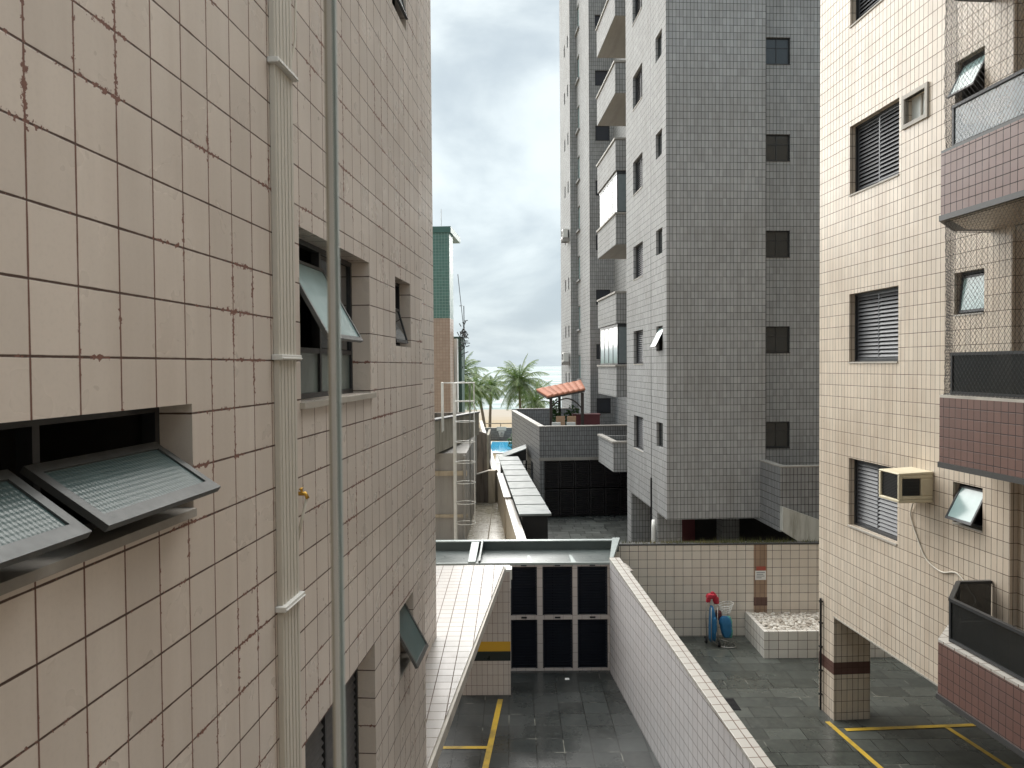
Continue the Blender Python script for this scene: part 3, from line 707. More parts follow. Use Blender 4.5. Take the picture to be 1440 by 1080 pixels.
for k, z in enumerate(lv[1:]):
    if k == 0: small_win(T, 'x', .30).location = (0, 0, z+.37)
    else: inst(s1, T, (0, 0, z+.37))
def front_win(parent, y, x0, x1, h, mat='darkglass', nm='window', bars=True):
    w = MB(); t = .035; A, B = y+.08, y+.12
    w.box(x0, x1, A, B, 0, t); w.box(x0, x1, A, B, h-t, h); w.box(x0, x0+t, A, B, t, h-t); w.box(x1-t, x1, A, B, t, h-t)
    if bars: w.box((x0+x1)/2-.015, (x0+x1)/2+.015, A+.003, B-.003, t, h-t); w.box(x0+t, x1-t, A+.004, B-.004, h*.62, h*.62+.02)
    w.box(x0, x1, y-.02, A, -.02, .003)
    r = w.build(nm, 'darkframe', parent); MB().box(x0+t, x1-t, A+.014, A+.022, t, h-t).build('pane', mat, r); return r
fw = front_win(T, 22.4, 8.98, 9.78, .79, 'darkglass'); fw.location = (0, 0, hf[0][2])
for h in hf[1:]: inst(fw, T, (0, 0, h[2]))
MB().box(9.02, 9.35, 22.53, 22.54, 0.04, .75).build('curtain', 'frost', T, (0, 0, hf[3][2]))
MB().box(9.45, 9.74, 22.53, 22.54, 0.3, .75).build('curtain', 'sill', T, (0, 0, hf[1][2]))
dw = front_win(T, 40, 6.93, 7.70, .78, 'bluedark', bars=False); dw.location = (0, 0, hd[0][2])
for h in hd[1:]: inst(dw, T, (0, 0, h[2]))
# corner windows with projecting sill on the far wing
cw = MB(); cw.box(6.66, 6.70, 43.37, 44.23, 0, 1.3)
c0 = cw.build('corner_window', 'paleglass', T, (0, 0, lz[0]-.08)); MB().box(6.50, 6.60, 43.25, 44.38, -.14, -.03).build('sill', 'tower', c0)
for z in lz[1:]: inst(c0, T, (0, 0, z-.08))
f0 = MB().box(6.27, 6.29, 45.1, 45.52, 0, .7).build('narrow_window', 'darkglass', T, (0, 0, far[0][2]))
for h in far[1:]: inst(f0, T, (0, h[0]-45.1, h[2]))
# balconies
def tbal(z, h, y0=28.3, y1=32.2, x0=5.66, mat='tower', lab=None):
    t = .14; bo = MB(); bo.box(x0, 7.9, y0, y1, z, z+.12)
    bo.box(x0, x0+t, y0, y1, z+.12, z+h-.05); bo.box(x0+t, 7.9, y0, y0+t, z+.12, z+h-.05); bo.box(x0+t, 7.9, y1-t, y1, z+.12, z+h-.05)
    r = bo.build('balcony', mat, T)
    c_ = MB(); c_.box(x0-.05, x0+t+.02, y0-.05, y1+.03, z+h-.05, z+h+.02); c_.box(x0+t+.02, 7.9, y0-.05, y0+t+.02, z+h-.05, z+h+.02); c_.build('coping', 'greysill', r)
    u_ = MB(); u_.box(x0+.02, 7.9, y0+.02, y1-.02, z-.004, z-.001); u_.build('soffit', 'plaster', r)
    d_ = MB().box(7.80, 7.895, 29.4, 31.6, z+.12, z+2.3).build('door', 'bluedark', r)
    return r
for z in (16.66, 13.80, 11.03, 8.08, 5.30, 19.52, 22.38): tbal(z, 1.18 if z > 6 else 1.2)
def glazing(z0, z1):
    r = MB(); 
    for (A, B, C, D) in ((5.72, 7.9, 28.36, 28.40), (5.72, 5.76, 28.40, 32.1)): r.box(A, B, C, D, z0, z0+.05); r.box(A, B, C, D, z1-.12, z1)
    for y in (28.38, 29.3, 30.2, 31.1, 32.05): r.box(5.722, 5.758, y-.02, y+.02, z0+.05, z1-.12)
    r.box(6.1, 6.14, 28.362, 28.398, z0+.05, z1-.12)
    ro = r.build('balcony_glazing', 'darkframe', T)
    MB().box(5.735, 5.745, 28.4, 32.05, z0+.05, z1-.12).build('pane', glass_mat('enclosure_glass', (.28, .35, .36), .1), ro)
    MB().box(5.76, 7.9, 28.375, 28.385, z0+.05, z1-.12).build('pane', glass_mat('enclosure_glass_shaded', (.16, .19, .2), .08), ro)  # same glass on the shaded front, its shade put into the colour
glazing(12.23, 13.79); glazing(6.53, 8.07)
pl = MB().box(6.35, 6.55, 28.9, 29.1, 9.3, 11.02).build('post', 'tower', T); MB().box(6.35, 6.55, 28.9, 29.1, 15.0, 16.65).build('post', 'tower', T)
lb = tbal(2.60, 1.10, 27.4, 30.5, 5.36)
# air conditioners on the far wing
def far_ac(z, y, lab):
    r = thing('air_conditioner', lab, 'air conditioner', FT, FT.w(6.0, y, z), 'air conditioners on the far wing of the grey tower')
    MB().box(-.18, .12, -.38, .38, .10, .62).build('casing', 'offwhite', r, bevel=.02)
    MB().tube([(-.19, 0+.2*math.cos(t/12*6.283), .36+.2*math.sin(t/12*6.283)) for t in range(13)], .015, 5).build('fan_guard', 'black', r)
    k = MB(); k.box(-.22, .19, -.42, .42, .05, .085); k.box(-.2, .19, -.35, -.31, -.12, .05); k.box(-.2, .19, .31, .35, -.12, .05); k.build('bracket', 'steel', r)
far_ac(14.0, 45.3, 'upper white air conditioner on the far edge of the grey tower')
far_ac(6.65, 45.3, 'lower white air conditioner on the far edge of the grey tower, near the horizon')
# ramp parapet beside the tower
rp = thing('ramp_parapet', 'dark grey tiled ramp parapet with a whitewashed stained flank beside the tower', 'ramp', FT)
q = MB(); q.prism([(8.47, 20.0), (22, 20.0), (22, 20.18), (8.65, 20.18), (8.65, 22.39), (8.47, 22.39)], 1.95, 3.70)
q.build('parapet', 'towerdark', rp)
MB().prism([(8.455, 19.985), (22, 19.985), (22, 20.2), (8.67, 20.2), (8.67, 22.39), (8.455, 22.39)], 3.702, 3.735).build('coping', 'greysill', rp)
MB().hexa([(8.46, 19.8, 2.01), (12, 19.8, -.3), (12, 19.997, -.3), (8.46, 19.997, 2.01), (8.46, 19.8, 2.67), (12, 19.8, 1.36), (12, 19.997, 1.36), (8.46, 19.997, 2.67)]).build('flank', 'whitewash', rp)

# ================================================================ terrace block with its tiled porch
E_ = thing('terrace_block', 'low dark tiled garage block with roof terrace between the tower and the pool', 'building', FE)
b = MB()
b.wally(32, 4.3, 5.0+9, 2.58, 3.88, (), -1); b.wallx(4.3, 32, 44, 0, 3.88, ((34.2, 35.1, .9, 2.1), (38.2, 39.1, .9, 2.1)), -1, .1, room=.3)
b.wally(32.2, 4.5, 14, 3.0, 3.88, (), 1); b.wallx(4.5, 32.2, 43.8, 3.0, 3.88, (), 1)
b.wally(43.8, 4.5, 14, 3.0, 3.98, (), -1); b.wally(44, 4.3, 14, 0, 3.98, (), 1)
b.wally(32, 4.3, 4.5, 0, 2.45, (), -1); b.wallx(4.5, 32, 32.3, 0, 2.45, (), 1)
b.face([(4.5, 32.2, 3.0), (14, 32.2, 3.0), (14, 43.8, 3.0), (4.5, 43.8, 3.0)], 0)
b.build('wall', ['towerdark', 'darkroom'], E_)
c_ = MB(); c_.box(4.27, 4.53, 31.96, 44.03, 3.88, 3.93); c_.box(4.53, 14, 31.96, 32.23, 3.88, 3.93); c_.box(4.28, 14, 31.97, 32.1, 2.45, 2.58); c_.box(4.53, 14, 43.77, 44.03, 3.98, 4.02)
c_.build('coping', 'greysill', E_)
for k in range(14):
    x0 = 4.52+k*.66
    for (za, zb) in ((.04, 1.20), (1.25, 2.43)):
        gl = MB(); gl.box(x0, x0+.63, 32.10, 32.13, za, zb)
        n = int((zb-za)/.09)
        for j in range(n): z = za+.03+j*(zb-za-.04)/n; gl.hexa([(x0+.05, 32.09, z), (x0+.58, 32.09, z), (x0+.58, 32.1, z), (x0+.05, 32.1, z), (x0+.05, 32.06, z+.04), (x0+.58, 32.06, z+.04), (x0+.58, 32.1, z+.055), (x0+.05, 32.1, z+.055)])
        gl.build('gate_panel', 'gatelouver', E_)
# porch with curved clay tiles
P_ = thing('porch', 'small porch with red clay tile roof on dark posts above the terrace', 'porch', FG, (0, 0, 2.98))
pa, pb, pcx, pd = Vector((1.68, 36, 2.02)), Vector((3.45, 36, 2.36)), Vector((3.6, 40, 2.66)), Vector((1.28, 40, 2.22))
rm = MB(); nx, ny = 3, 30
def RP(s_, t): return pa.lerp(pb, s_).lerp(pd.lerp(pcx, s_), t)
for j in range(ny):
    for i in range(7):
        t0, t1 = j/ny, (j+.92)/ny; s0, s1 = i/7, (i+1.08)/7
        tc_ = (t0+t1)/2; p0 = RP(min(1, s0), tc_)+Vector((0, 0, .02)); p1 = RP(min(1.02, s1), tc_)+Vector((0, 0, .045)); 
        rm.tube([p0, p1], [.062, .072], 8)
rfo = rm.build('roof_tiles', 'terracotta', P_, smooth=True)
MB().hexa([(*pa.xy, pa.z-.10), (*pb.xy, pb.z-.10), (*pcx.xy, pcx.z-.10), (*pd.xy, pd.z-.10), (*pa.xy, pa.z-.02), (*pb.xy, pb.z-.02), (*pcx.xy, pcx.z-.02), (*pd.xy, pd.z-.02)]).build('roof_deck', 'darkwood', P_)
for (x, y, h) in ((1.85, 36.2, 1.96), (2.45, 39.3, 2.2), (3.35, 36.2, 2.22)): MB().box(x-.07, x+.07, y-.07, y+.07, 0.03, h).build('post', 'darkwood', P_)
MB().tube(smoothpts([(1.9, 36.2, 1.55), (2.15, 36.2, 1.8), (2.6, 36.2, 1.95), (3.0, 36.2, 1.8), (3.3, 36.2, 1.5)]), .035, 6).build('arch', 'darkwood', P_)
def chair(x, y, mat, lab, h=1.12, w=.42, kind='wooden_chair', cat='chair', grp=None):
    r = thing(kind, lab, cat, FG, (x, y, 3.0), grp)
    MB().box(-w/2, w/2, -.21, .21, .43, .47).build('seat', mat, r)
    k = MB(); k.box(-w/2, w/2, -.24, -.20, .55, h); k.box(-w/2, -w/2+.04, -.24, -.20, .47, .55); k.box(w/2-.04, w/2, -.24, -.20, .47, .55); k.build('backrest', mat, r, bevel=.02)
    for sx in (-1, 1):
        for sy in (-1, 1): MB().box(sx*w/2-.02, sx*w/2+.02, sy*.19-.02, sy*.19+.02, 0.005, .43).build('leg', mat, r)
chair(2.28, 36, 'wood', 'left of the two tan high-backed chairs on the tiled terrace', grp='chairs on the terrace')
chair(2.80, 36, 'wood', 'right of the two tan high-backed chairs on the tiled terrace, next to the maroon box', grp='chairs on the terrace')
chair(1.98, 34.4, 'offwhite', 'white plastic chair on the terrace left of the tan chairs', .95, .40, 'plastic_chair', grp='white chairs on the terrace')
chair(2.65, 34.4, 'offwhite', 'white plastic chair on the terrace in front of the tan chairs', .95, .40, 'plastic_chair', grp='white chairs on the terrace')
mbx = MB(); mbx.box(3.0, 4.3, 37.2, 37.9, 3.0, 4.05); mbx.box(2.96, 4.34, 37.16, 37.94, 4.05, 4.11)
solid(mbx, 'planter', 'maroon', FG, 'long maroon planter box under the clay tile porch', 'planter', bevel=.01)
def leafball(mb, c, R, n, ls=.12, sq=1., rg=random):
    for _ in range(n):
        d = Vector((rg.gauss(0, 1), rg.gauss(0, 1), rg.gauss(0, 1))).normalized()*R*rg.random()**.4; d.z *= sq
        p = Vector(c)+d; a = Vector((rg.gauss(0, 1), rg.gauss(0, 1), rg.gauss(0, .6))).normalized(); q_ = a.cross(Vector((rg.gauss(0, 1), rg.gauss(0, 1), 1))).normalized()
        l = ls*rg.uniform(.6, 1.3); mb.face([p-a*l, p+q_*l*.35, p+a*l, p-q_*l*.35])
def potted(x, y, z, h, lab, R=.35):
    r = thing('potted_plant', lab, 'plant', FG, (x, y, z))
    k = MB(); k.tube([(0, 0, 0), (0, 0, .02), (0, 0, .3), (0, 0, .32)], [.10, .12, .17, .18], 12); k.build('pot', 'pot', r, smooth=False)
    l = MB(); leafball(l, (0, 0, .32+h*.5), R, 160, .14, h/R*.5); l.build('leaves', 'leaf', r)
    MB().tube([(0, 0, .3), (.01, .02, .32+h*.6)], .02, 6).build('stem', 'trunk', r)
potted(3.0, 38.3, 3.0, 1.2, 'dark leafy potted plant behind the maroon planter under the porch', .42)
potted(2.25, 39.0, 3.0, 1.5, 'small potted plant behind the left porch posts', .25)

# ================================================================ back wall, gate, partition, canopy
bk = thing('boundary_wall', 'beige square-tiled wall with a brown vertical strip and weeds along its top', 'wall', FG)
MB().box(2.05, 5.73, 18.0, 18.18, 0, 2.20).box(6.05, 22, 18.0, 18.18, 0, 2.20).box(5.73, 6.05, 18.02, 18.18, 0, 2.20).build('wall', 'back', bk)
MB().box(5.73, 6.05, 17.997, 18.02, 0, 2.2).build('strip', tile_mat('tan_strip_tile', .105, .204, (.36, .25, .175), (.08, .05, .04), .007, var=.15, stain=.3, ov=.02), bk)
MB().box(5.728, 6.052, 17.990, 17.997, .74, .94).build('band', 'brownband', bk)
MB().box(2.05, 22, 17.99, 18.19, 2.20, 2.235).build('coping', 'granite', bk)
sg = thing('sign', 'small white notice with a red heading on the brown strip of the boundary wall', 'sign', FG, (5.89, 17.99, 1.36))
MB().box(-.13, .13, -.012, -.001, 0, .22).build('plate', 'paper', sg)
MB().box(-.10, .12, -.012, -.001, .225, .32).build('heading', 'redprint', sg)
ln = MB()
for k, (a, c) in enumerate(((-.10, .10), (-.09, .06), (-.10, .09), (-.10, .02))): ln.box(a, c, -.015, -.0122, .17-k*.042, .185-k*.042)
ln.build('print', 'greyprint', sg)
wd_ = MB(); rg = random.Random(3)
for _ in range(1500):
    x = rg.uniform(2.5, 14) if rg.random() < .6 else rg.choice([3.9, 4.6, 5.0, 5.3, 5.9, 6.4])+rg.gauss(0, .25)
    h = rg.uniform(.03, .085)*(2.2 if rg.random() < .12 else 1); dx = rg.gauss(0, .03); y = rg.uniform(18.02, 18.16)
    wd_.face([(x-.006, y, 2.233), (x+.006, y, 2.233), (x+dx, y+rg.gauss(0, .01), 2.233+h)])
o = wd_.build('weeds', 'weed'); tag(o, 'thin weeds growing along the top of the beige boundary wall', 'weeds', kind='stuff')

pl_ = thing('planter', 'low white-tiled planter filled with white pebbles against the boundary wall', 'planter', FG)
pb_ = MB(); t = .09; poly = [(5.50, 16.62), (9.9, 16.62), (9.9, 17.99), (5.50, 17.99)]
pb_.box(5.52, 9.9, 16.62, 16.62+t, 0, .60); pb_.box(5.52, 5.52+t, 16.62+t, 17.985, 0, .60); pb_.box(5.52+t, 9.9, 16.62+t, 17.985, 0, .50)
pb_.build('box', tile_mat('planter_tile', .213, .2, (.80, .77, .71), (.12, .075, .055), .010, ou=.09, var=.05, stain=.2), pl_)
pm = MB(); rg = random.Random(5)
def peb(mb, x, y, z, r):
    a = rg.uniform(0, 3.14); n = 6; i = len(mb.v); ex = rg.uniform(.6, 1)
    for (zz, rr) in ((-.3, .8), (.25, .95), (.6, .5)):
        for k in range(n):
            t_ = 2*math.pi*k/n+a; mb.v.append((x+r*rr*math.cos(t_), y+r*rr*ex*math.sin(t_), z+r*zz))
    for l in range(2):
        for k in range(n): mb.f.append((i+l*n+k, i+l*n+(k+1) % n, i+(l+1)*n+(k+1) % n, i+(l+1)*n+k)); mb.mi.append(0)
    mb.f.append(tuple(i+2*n+k for k in range(n))); mb.mi.append(0)
for _ in range(3600): peb(pm, rg.uniform(5.63, 9.88), rg.uniform(16.73, 17.96), .51+rg.uniform(0, .07), rg.uniform(.03, .055))
o = pm.build('pebbles', 'pebble'); tag(o, 'white pebbles heaped in the tiled planter', 'pebbles', kind='stuff')

Gt = thing('garage_gate', 'row of dark louvred vents framed in pale tile under the dark metal roof', 'gate', FG)
gx = [-2.4, -2.30, -1.66, -1.54, -.9, -.78, -.14, -.08][0:0]
cols = [(-2.25, -1.62), (-1.50, -.87), (-.75, -.12), (-.06+.0, .50), (.615, 1.25), (1.355, 1.995)]
fr = MB(); ys, ye = 16.0, 16.18
zr = [(.06, 1.11), (1.20, 2.24)]
xs_ = [-2.6]+[v for c in cols for v in c]+[2.06]
for a, c in zip(xs_[0::2], xs_[1::2]): fr.box(a, c, ys, ye, 0, 2.30)
for (a, c) in cols: fr.box(a, c, ys+.004, ye, 0, .06); fr.box(a, c, ys+.004, ye, 1.11, 1.20); fr.box(a, c, ys+.004, ye, 2.24, 2.30)
fr.build('frame', 'gframe', Gt)
for (a, c) in cols:
    for (z0, z1) in zr:
        lo = MB(); lo.box(a, c, ys+.10, ys+.12, z0, z1); lo.box(a, a+.03, ys+.03, ys+.1, z0, z1); lo.box(c-.03, c, ys+.03, ys+.1, z0, z1)
        n = 18
        for j in range(n):
            z = z0+(j+.2)*(z1-z0)/n; lo.hexa([(a+.03, ys+.04, z), (c-.03, ys+.04, z), (c-.03, ys+.1, z+.03), (a+.03, ys+.1, z+.03), (a+.03, ys+.04, z+.006), (c-.03, ys+.04, z+.006), (c-.03, ys+.1, z+.036), (a+.03, ys+.1, z+.036)])
        lo.build('louvre_panel', 'louver', Gt)
    for zz in (1.155, 2.27): MB().box((a+c)/2-.06, (a+c)/2+.06, ys-.01, ys+.02, zz-.015, zz+.02).build('hinge', 'black', Gt)
Rf = thing('metal_roof', 'dark wet metal gutter roof with galvanised edges behind the louvred gate', 'roof', FG)
k = MB(); k.prism([(-2.6, 15.97), (2.10, 15.97), (2.45, 17.85), (-2.6, 17.85)], [2.30, 2.30, 2.12, 2.12], [2.325, 2.325, 2.15, 2.15])
k.build('sheet', 'zincdark', Rf)
k = MB(); k.box(-2.6, 2.5, 17.85, 17.90, 2.10, 2.345); k.build('rear_upstand', 'zincdark', Rf)
k = MB(); k.box(-2.6, 2.48, 17.83, 17.985, 2.347, 2.372); k.box(-2.6, 2.10, 15.95, 15.985, 2.29, 2.34); k.build('edge_trim', 'zinclight', Rf)
MB().prism([(2.04, 15.97), (2.11, 15.97), (2.54, 17.98), (2.36, 17.98)], [2.326, 2.326, 2.30, 2.30], [2.42, 2.42, 2.40, 2.40]).build('side_flashing', 'zinclight', Rf)
MB().prism([(-.96, 15.97), (-.80, 15.97), (-.80, 17.85), (-.98, 17.85)], [2.33, 2.33, 2.16, 2.16], [2.37, 2.37, 2.36, 2.36]).build('joint_strip', 'zinclight', Rf)
MB().prism([(-.74, 15.97), (-.70, 15.97), (-.70, 17.85), (-.74, 17.85)], [2.33, 2.33, 2.16, 2.16], [2.39, 2.39, 2.42, 2.42]).build('joint_rib', 'zincdark', Rf)
for x in (.35, 1.28): 
    MB().prism([(x-.05, 16.0), (x+.06, 16.0), (x+.02, 17.0), (x-.03, 17.0)], [2.327, 2.327, 2.235, 2.235], [2.331, 2.331, 2.24, 2.24]).build('sealant_patch', 'zinclight', Rf)

pw = thing('partition_wall', 'long pale tiled partition wall with bright white coping between the two parking yards', 'wall', FP)
x0, x1 = 3.385, 3.585
q = MB(); yn, yf = 4.6, 15.66
q.hexa([(x0, yn, 0), (x1, yn, 0), (x1, yf, 0), (x0, yf, 0), (x0, yn, 1.78), (x1, yn, 1.78), (x1, yf, 2.40), (x0, yf, 2.40)]); q.build('wall', 'part', pw)
q = MB(); e = .012; q.hexa([(x0-e, yn-e, 1.782), (x1+e, yn-e, 1.782), (x1+e, yf, 2.402), (x0-e, yf, 2.402), (x0-e, yn-e, 1.835), (x1+e, yn-e, 1.835), (x1+e, yf, 2.455), (x0-e, yf, 2.455)]); q.build('coping', 'coping', pw, bevel=.006)
dd = MB()
for (a, c) in ((15.2, 15.55), (14.95, 15.2)): dd.prism([(x1+.01, a), (x1+.14, a+.06), (x1+.12, c+.04), (x1+.01, c)], 2.32, 2.345)
dd.build('mortar_lip', 'coping', pw)

cn = thing('canopy', 'white tiled flat canopy sloping beside the left building over the parking', 'canopy', FG)
q = MB(); poly = [(-3.2, 3.2), (-1.24, 3.2), (-.86, 7.32), (-.185, 14.80), (-3.2, 14.80)]
q.prism(poly, 2.46, 2.598, 1, 0); q.build('roof', ['canopy', 'sill'], cn)
MB().prism([(-1.24+.0, 3.2), (-1.235+.03, 3.2), (-.825, 7.32), (-.15, 14.82), (-3.2, 14.82), (-3.2, 14.802), (-.185, 14.802), (-.86, 7.32)], 2.44, 2.575).build('fascia', 'sill', cn)
pr = thing('pillar', 'broad tiled pillar with a yellow and a black band under the white canopy', 'pillar', FG, (0, 0, 0))
MB().box(-1.02, -.07, 14.83, 15.35, 0.0, .694).box(-1.02, -.07, 14.83, 15.35, 1.078, 2.455).build('shaft', tile_mat('pillar_tile', .105, .206, (.56, .51, .47), (.12, .08, .065), .006, var=.05, stain=.25), pr)
MB().box(-1.022, -.068, 14.828, 15.352, .694, .884).build('band', 'blackband', pr); MB().box(-1.022, -.068, 14.828, 15.352, .884, 1.078).build('band', 'yellowband', pr)
q = MB(); q.box(-.19, -.03, 14.84, 15.1, 2.30, 2.50); q.box(-.07, -.05, 14.86, 14.9, 2.12, 2.30)
solid(q, 'lamp_housing', 'offwhite', FG, 'small white metal box on the corner where canopy meets pillar', 'lamp')
solid(MB().box(1.05, 1.14, 15.52, 15.60, .015, .024), 'paper_scrap', 'paper', FG, 'scrap of white paper lying on the dark slate before the louvred gate', 'litter')
dr = MB(); dr.box(4.02, 4.26, 14.10, 14.62, .009, .014)
for k in range(9): dr.box(4.03, 4.25, 14.12+k*.055, 14.14+k*.055, .014, .020)
solid(dr, 'drain_grate', 'drain', FG, 'dark metal drain cover in the slate beside the partition wall', 'drain')

# ================================================================ beach cart
cx, cy = 4.62, 17.45
ca = thing('beach_cart', 'folding steel cart loaded with blue beach chairs against the beige wall', 'cart', FG, (cx, cy, 0))
k = MB(); k.tube([(-.10, .18, .10), (-.12, .20, .55), (-.10, .22, 1.02)], .013, 7); k.tube([(.14, .10, .10), (.10, .16, .55), (-.02, .20, 1.05)], .013, 7)
k.tube([(-.10, .18, .10), (.14, .10, .10)], .013, 7); k.tube([(-.11, .20, .55), (.11, .16, .55)], .010, 6)
k.tube(smoothpts([(.0, .12, .06), (.15, -.20, .03), (.44, -.22, .03), (.46, -.05, .05), (.22, .14, .08)]), .011, 6); k.tube([(.20, -.2, .03), (.30, .05, .06)], .009, 6)
k.build('frame', 'steel', ca, smooth=True)
for (x, y) in ((-.14, .12), (.10, -.12)):
    w_ = MB(); w_.tube([(x-.02, y, .085), (x+.02, y, .085)], .082, 18); wh = w_.build('wheel', 'rubber', ca)
    MB().tube([(x-.026, y, .085), (x+.026, y, .085)], .035, 12).build('hub', 'steel', wh)
k = MB(); k.tube(smoothpts([(-.02, .05, .92), (-.04, .04, 1.05), (-.05, .04, 1.16)]), .026, 8); k.build('pole', 'offwhite', ca, smooth=True)
k = MB(); rg = random.Random(9)
for z, s_ in ((.95, 1), (.90, .9), (.84, .8), (.78, .65)):
    k.tube([(.30+.17*s_*math.cos(t/14*6.283), .02+.14*s_*math.sin(t/14*6.283), z+.03*math.sin(t/14*6.283+1)) for t in range(15)], .006, 5, caps=False)
for t in range(12):
    an = t/12*6.283; k.tube([(.30+.17*math.cos(an), .02+.14*math.sin(an), .95+.03*math.sin(an+1)), (.30+.08*math.cos(an), .02+.08*math.sin(an), .72)], .005, 5)
k.tube([(.05, .12, .86), (.18, .05, .93)], .008, 5); k.build('wire_basket', 'whitemetal', ca)
def bag(mb, x0, x1, y0, y1, z0, z1, wob, seed, lean=0., prof=None):
    rg = random.Random(seed); n, mm = 8, 12; i = len(mb.v)
    for j in range(mm+1):
        f_ = j/mm; z = z0+(z1-z0)*f_
        for q_ in range(n*2):
            an = 2*math.pi*q_/(n*2); c, s_ = math.cos(an), math.sin(an)
            ex = (abs(c)**.6)*(1 if c > 0 else -1); ey = (abs(s_)**.5)*(1 if s_ > 0 else -1)
            sc_ = (1-.45*(abs(2*f_-1)**5)+.6*wob*math.sin(q_*2.1+seed)+rg.uniform(-wob, wob)*.6)*(prof(f_) if prof else 1)
            mb.v.append(((x0+x1)/2+lean*f_+(x1-x0)/2*ex*sc_, (y0+y1)/2+(y1-y0)/2*ey*sc_, z))
    for j in range(mm):
        for q_ in range(n*2): mb.f.append((i+j*n*2+q_, i+j*n*2+(q_+1) % (n*2), i+(j+1)*n*2+(q_+1) % (n*2), i+(j+1)*n*2+q_)); mb.mi.append(0)
    mb.f.append(tuple(i+q_ for q_ in range(n*2))[::-1]); mb.f.append(tuple(i+mm*n*2+q_ for q_ in range(n*2))); mb.mi += [0, 0]
fc = thing('folded_chair', 'tall folded blue beach chair strapped upright on the cart', 'beach chair', FG, (cx, cy, 0))
k = MB(); bag(k, -.10, -.03, -.16, .12, .10, .92, .12, 1, .03); bag(k, -.035, .045, -.15, .10, .12, .84, .14, 2, -.02); bag(k, -.06, .03, -.19, -.12, .30, .70, .2, 3, .01); k.build('fabric', 'blue', fc, smooth=True)
k = MB()
for (x, y) in ((-.09, -.17), (.055, -.16), (.055, .11)): k.tube([(x, y, .08), (x, y, .93)], .010, 6)
k.build('tube_frame', 'steel', fc, smooth=True)
bb = MB(); bag(bb, .17, .42, -.14, -.02, .20, .70, .16, 4, -.05, lambda f: .72+.35*math.sin(2.6*f)); o1 = solid(bb, 'beach_bag', 'blue', FG, 'bright blue bag hanging on the right side of the cart', 'bag', smooth=True); o1.location = (cx, cy, 0)
bb = MB(); bag(bb, .33, .47, -.02, .10, .16, .66, .2, 6, -.04); o1 = solid(bb, 'towel', 'teal', FG, 'green towel hanging behind the blue bag on the cart', 'towel', smooth=True); o1.location = (cx, cy, 0)
bb = MB(); bag(bb, -.17, .02, -.05, .12, 1.08, 1.19, .22, 7, .06); bag(bb, -.05, .10, -.03, .09, 1.13, 1.24, .25, 9, -.04, lambda f: 1-.5*f); bag(bb, .02, .14, -.02, .10, .95, 1.13, .25, 8, -.03); bag(bb, -.17, -.08, -.04, .05, 1.00, 1.10, .25, 10, .02); o1 = solid(bb, 'red_cap', 'red', FG, 'crumpled red cloth cap on top of the cart', 'hat', smooth=True); o1.location = (cx, cy, 0)
bb = MB(); bag(bb, .06, .20, -.05, .08, .58, .80, .15, 11); o1 = solid(bb, 'strap_bundle', 'maroon', FG, 'dark maroon bundle tied at the middle of the cart', 'bundle', smooth=True); o1.location = (cx, cy, 0)

# ================================================================ left neighbour yard
nb = thing('concrete_annex', 'low stained concrete building with a roof parapet behind the ladder', 'building', FG)
MB().box(-6, -1.46, 24.0, 31.0, 0, 3.75).build('wall', 'plaster', nb)
q = MB(); q.hexa([(-2.75, 20.5, 3.92), (-2.55, 20.5, 3.92), (-1.36, 31.0, 3.72), (-1.56, 31.0, 3.72), (-2.75, 20.5, 4.95), (-2.55, 20.5, 4.95), (-1.36, 31.0, 4.60), (-1.56, 31.0, 4.60)]); q.build('parapet', 'concrete', nb)
q = MB(); q.hexa([(-2.80, 20.45, 4.952), (-2.50, 20.45, 4.952), (-1.31, 31.05, 4.602), (-1.62, 31.05, 4.602), (-2.80, 20.45, 5.0), (-2.50, 20.45, 5.0), (-1.31, 31.05, 4.65), (-1.62, 31.05, 4.65)]); q.build('coping', 'granite', nb)
MB().prism([(-6, 20.5), (-2.75, 20.5), (-1.56, 31), (-6, 31)], 3.76, 3.95).build('roof_slab', 'zincdark', nb)
MB().box(-6, -1.6, 30.8, 31.0, 3.952, 4.62).build('rear_parapet', 'concretedark', nb)
MB().box(-2.6, -1.44, 23.9, 23.997, 3.05, 3.2).build('lintel', 'beigewall', nb); MB().box(-2.6, -1.44, 23.92, 23.997, 1.72, 1.82).build('ledge', 'beigewall', nb)
MB().tube([(-1.52, 23.9, 1), (-1.52, 23.9, 3.7)], .05, 8).build('pipe', 'plaster', nb)
sw_ = thing('rear_annex', 'dark mould-stained end wall between the concrete annex and the yard wall', 'wall', FG)
MB().prism([(-2.2, 33.0), (-1.12, 33.0), (-1.12, 33.3), (-2.2, 33.3)], 0, [3.95, 3.55, 3.55, 3.95]).build('wall', 'concretedark', sw_)
MB().prism([(-1.12, 33.0), (-1.02, 33.0), (-1.02, 36), (-1.12, 36)], 0, 3.5).build('return_wall', 'concrete', sw_)
yd = MB().prism([FT.w(1.0, 17.9)[:2], FT.w(1.22, 17.9)[:2], FT.w(1.22, 30.5)[:2], FT.w(-1.5, 30.5)[:2], FT.w(-1.5, 17.9)[:2]], .0, 1.0)
o = yd.build('yard_floor', 'slab'); tag(o, 'wet pale concrete slabs of the narrow raised yard', kind='structure')
xwl = thing('cross_wall', 'mould-stained low cross wall with sloping top at the end of the slab yard', 'wall', FG)
MB().prism([(-1.78, 30.5), (-.98, 30.5), (-.98, 30.7), (-1.78, 30.7)], 1.0, [2.02, 2.26, 2.26, 2.02]).build('wall', 'concretedark', xwl)
MB().prism([(-1.8, 30.47), (-.96, 30.47), (-.96, 30.73), (-1.8, 30.73)], [2.022, 2.262, 2.262, 2.022], [2.06, 2.30, 2.30, 2.06]).build('coping', 'sill', xwl)
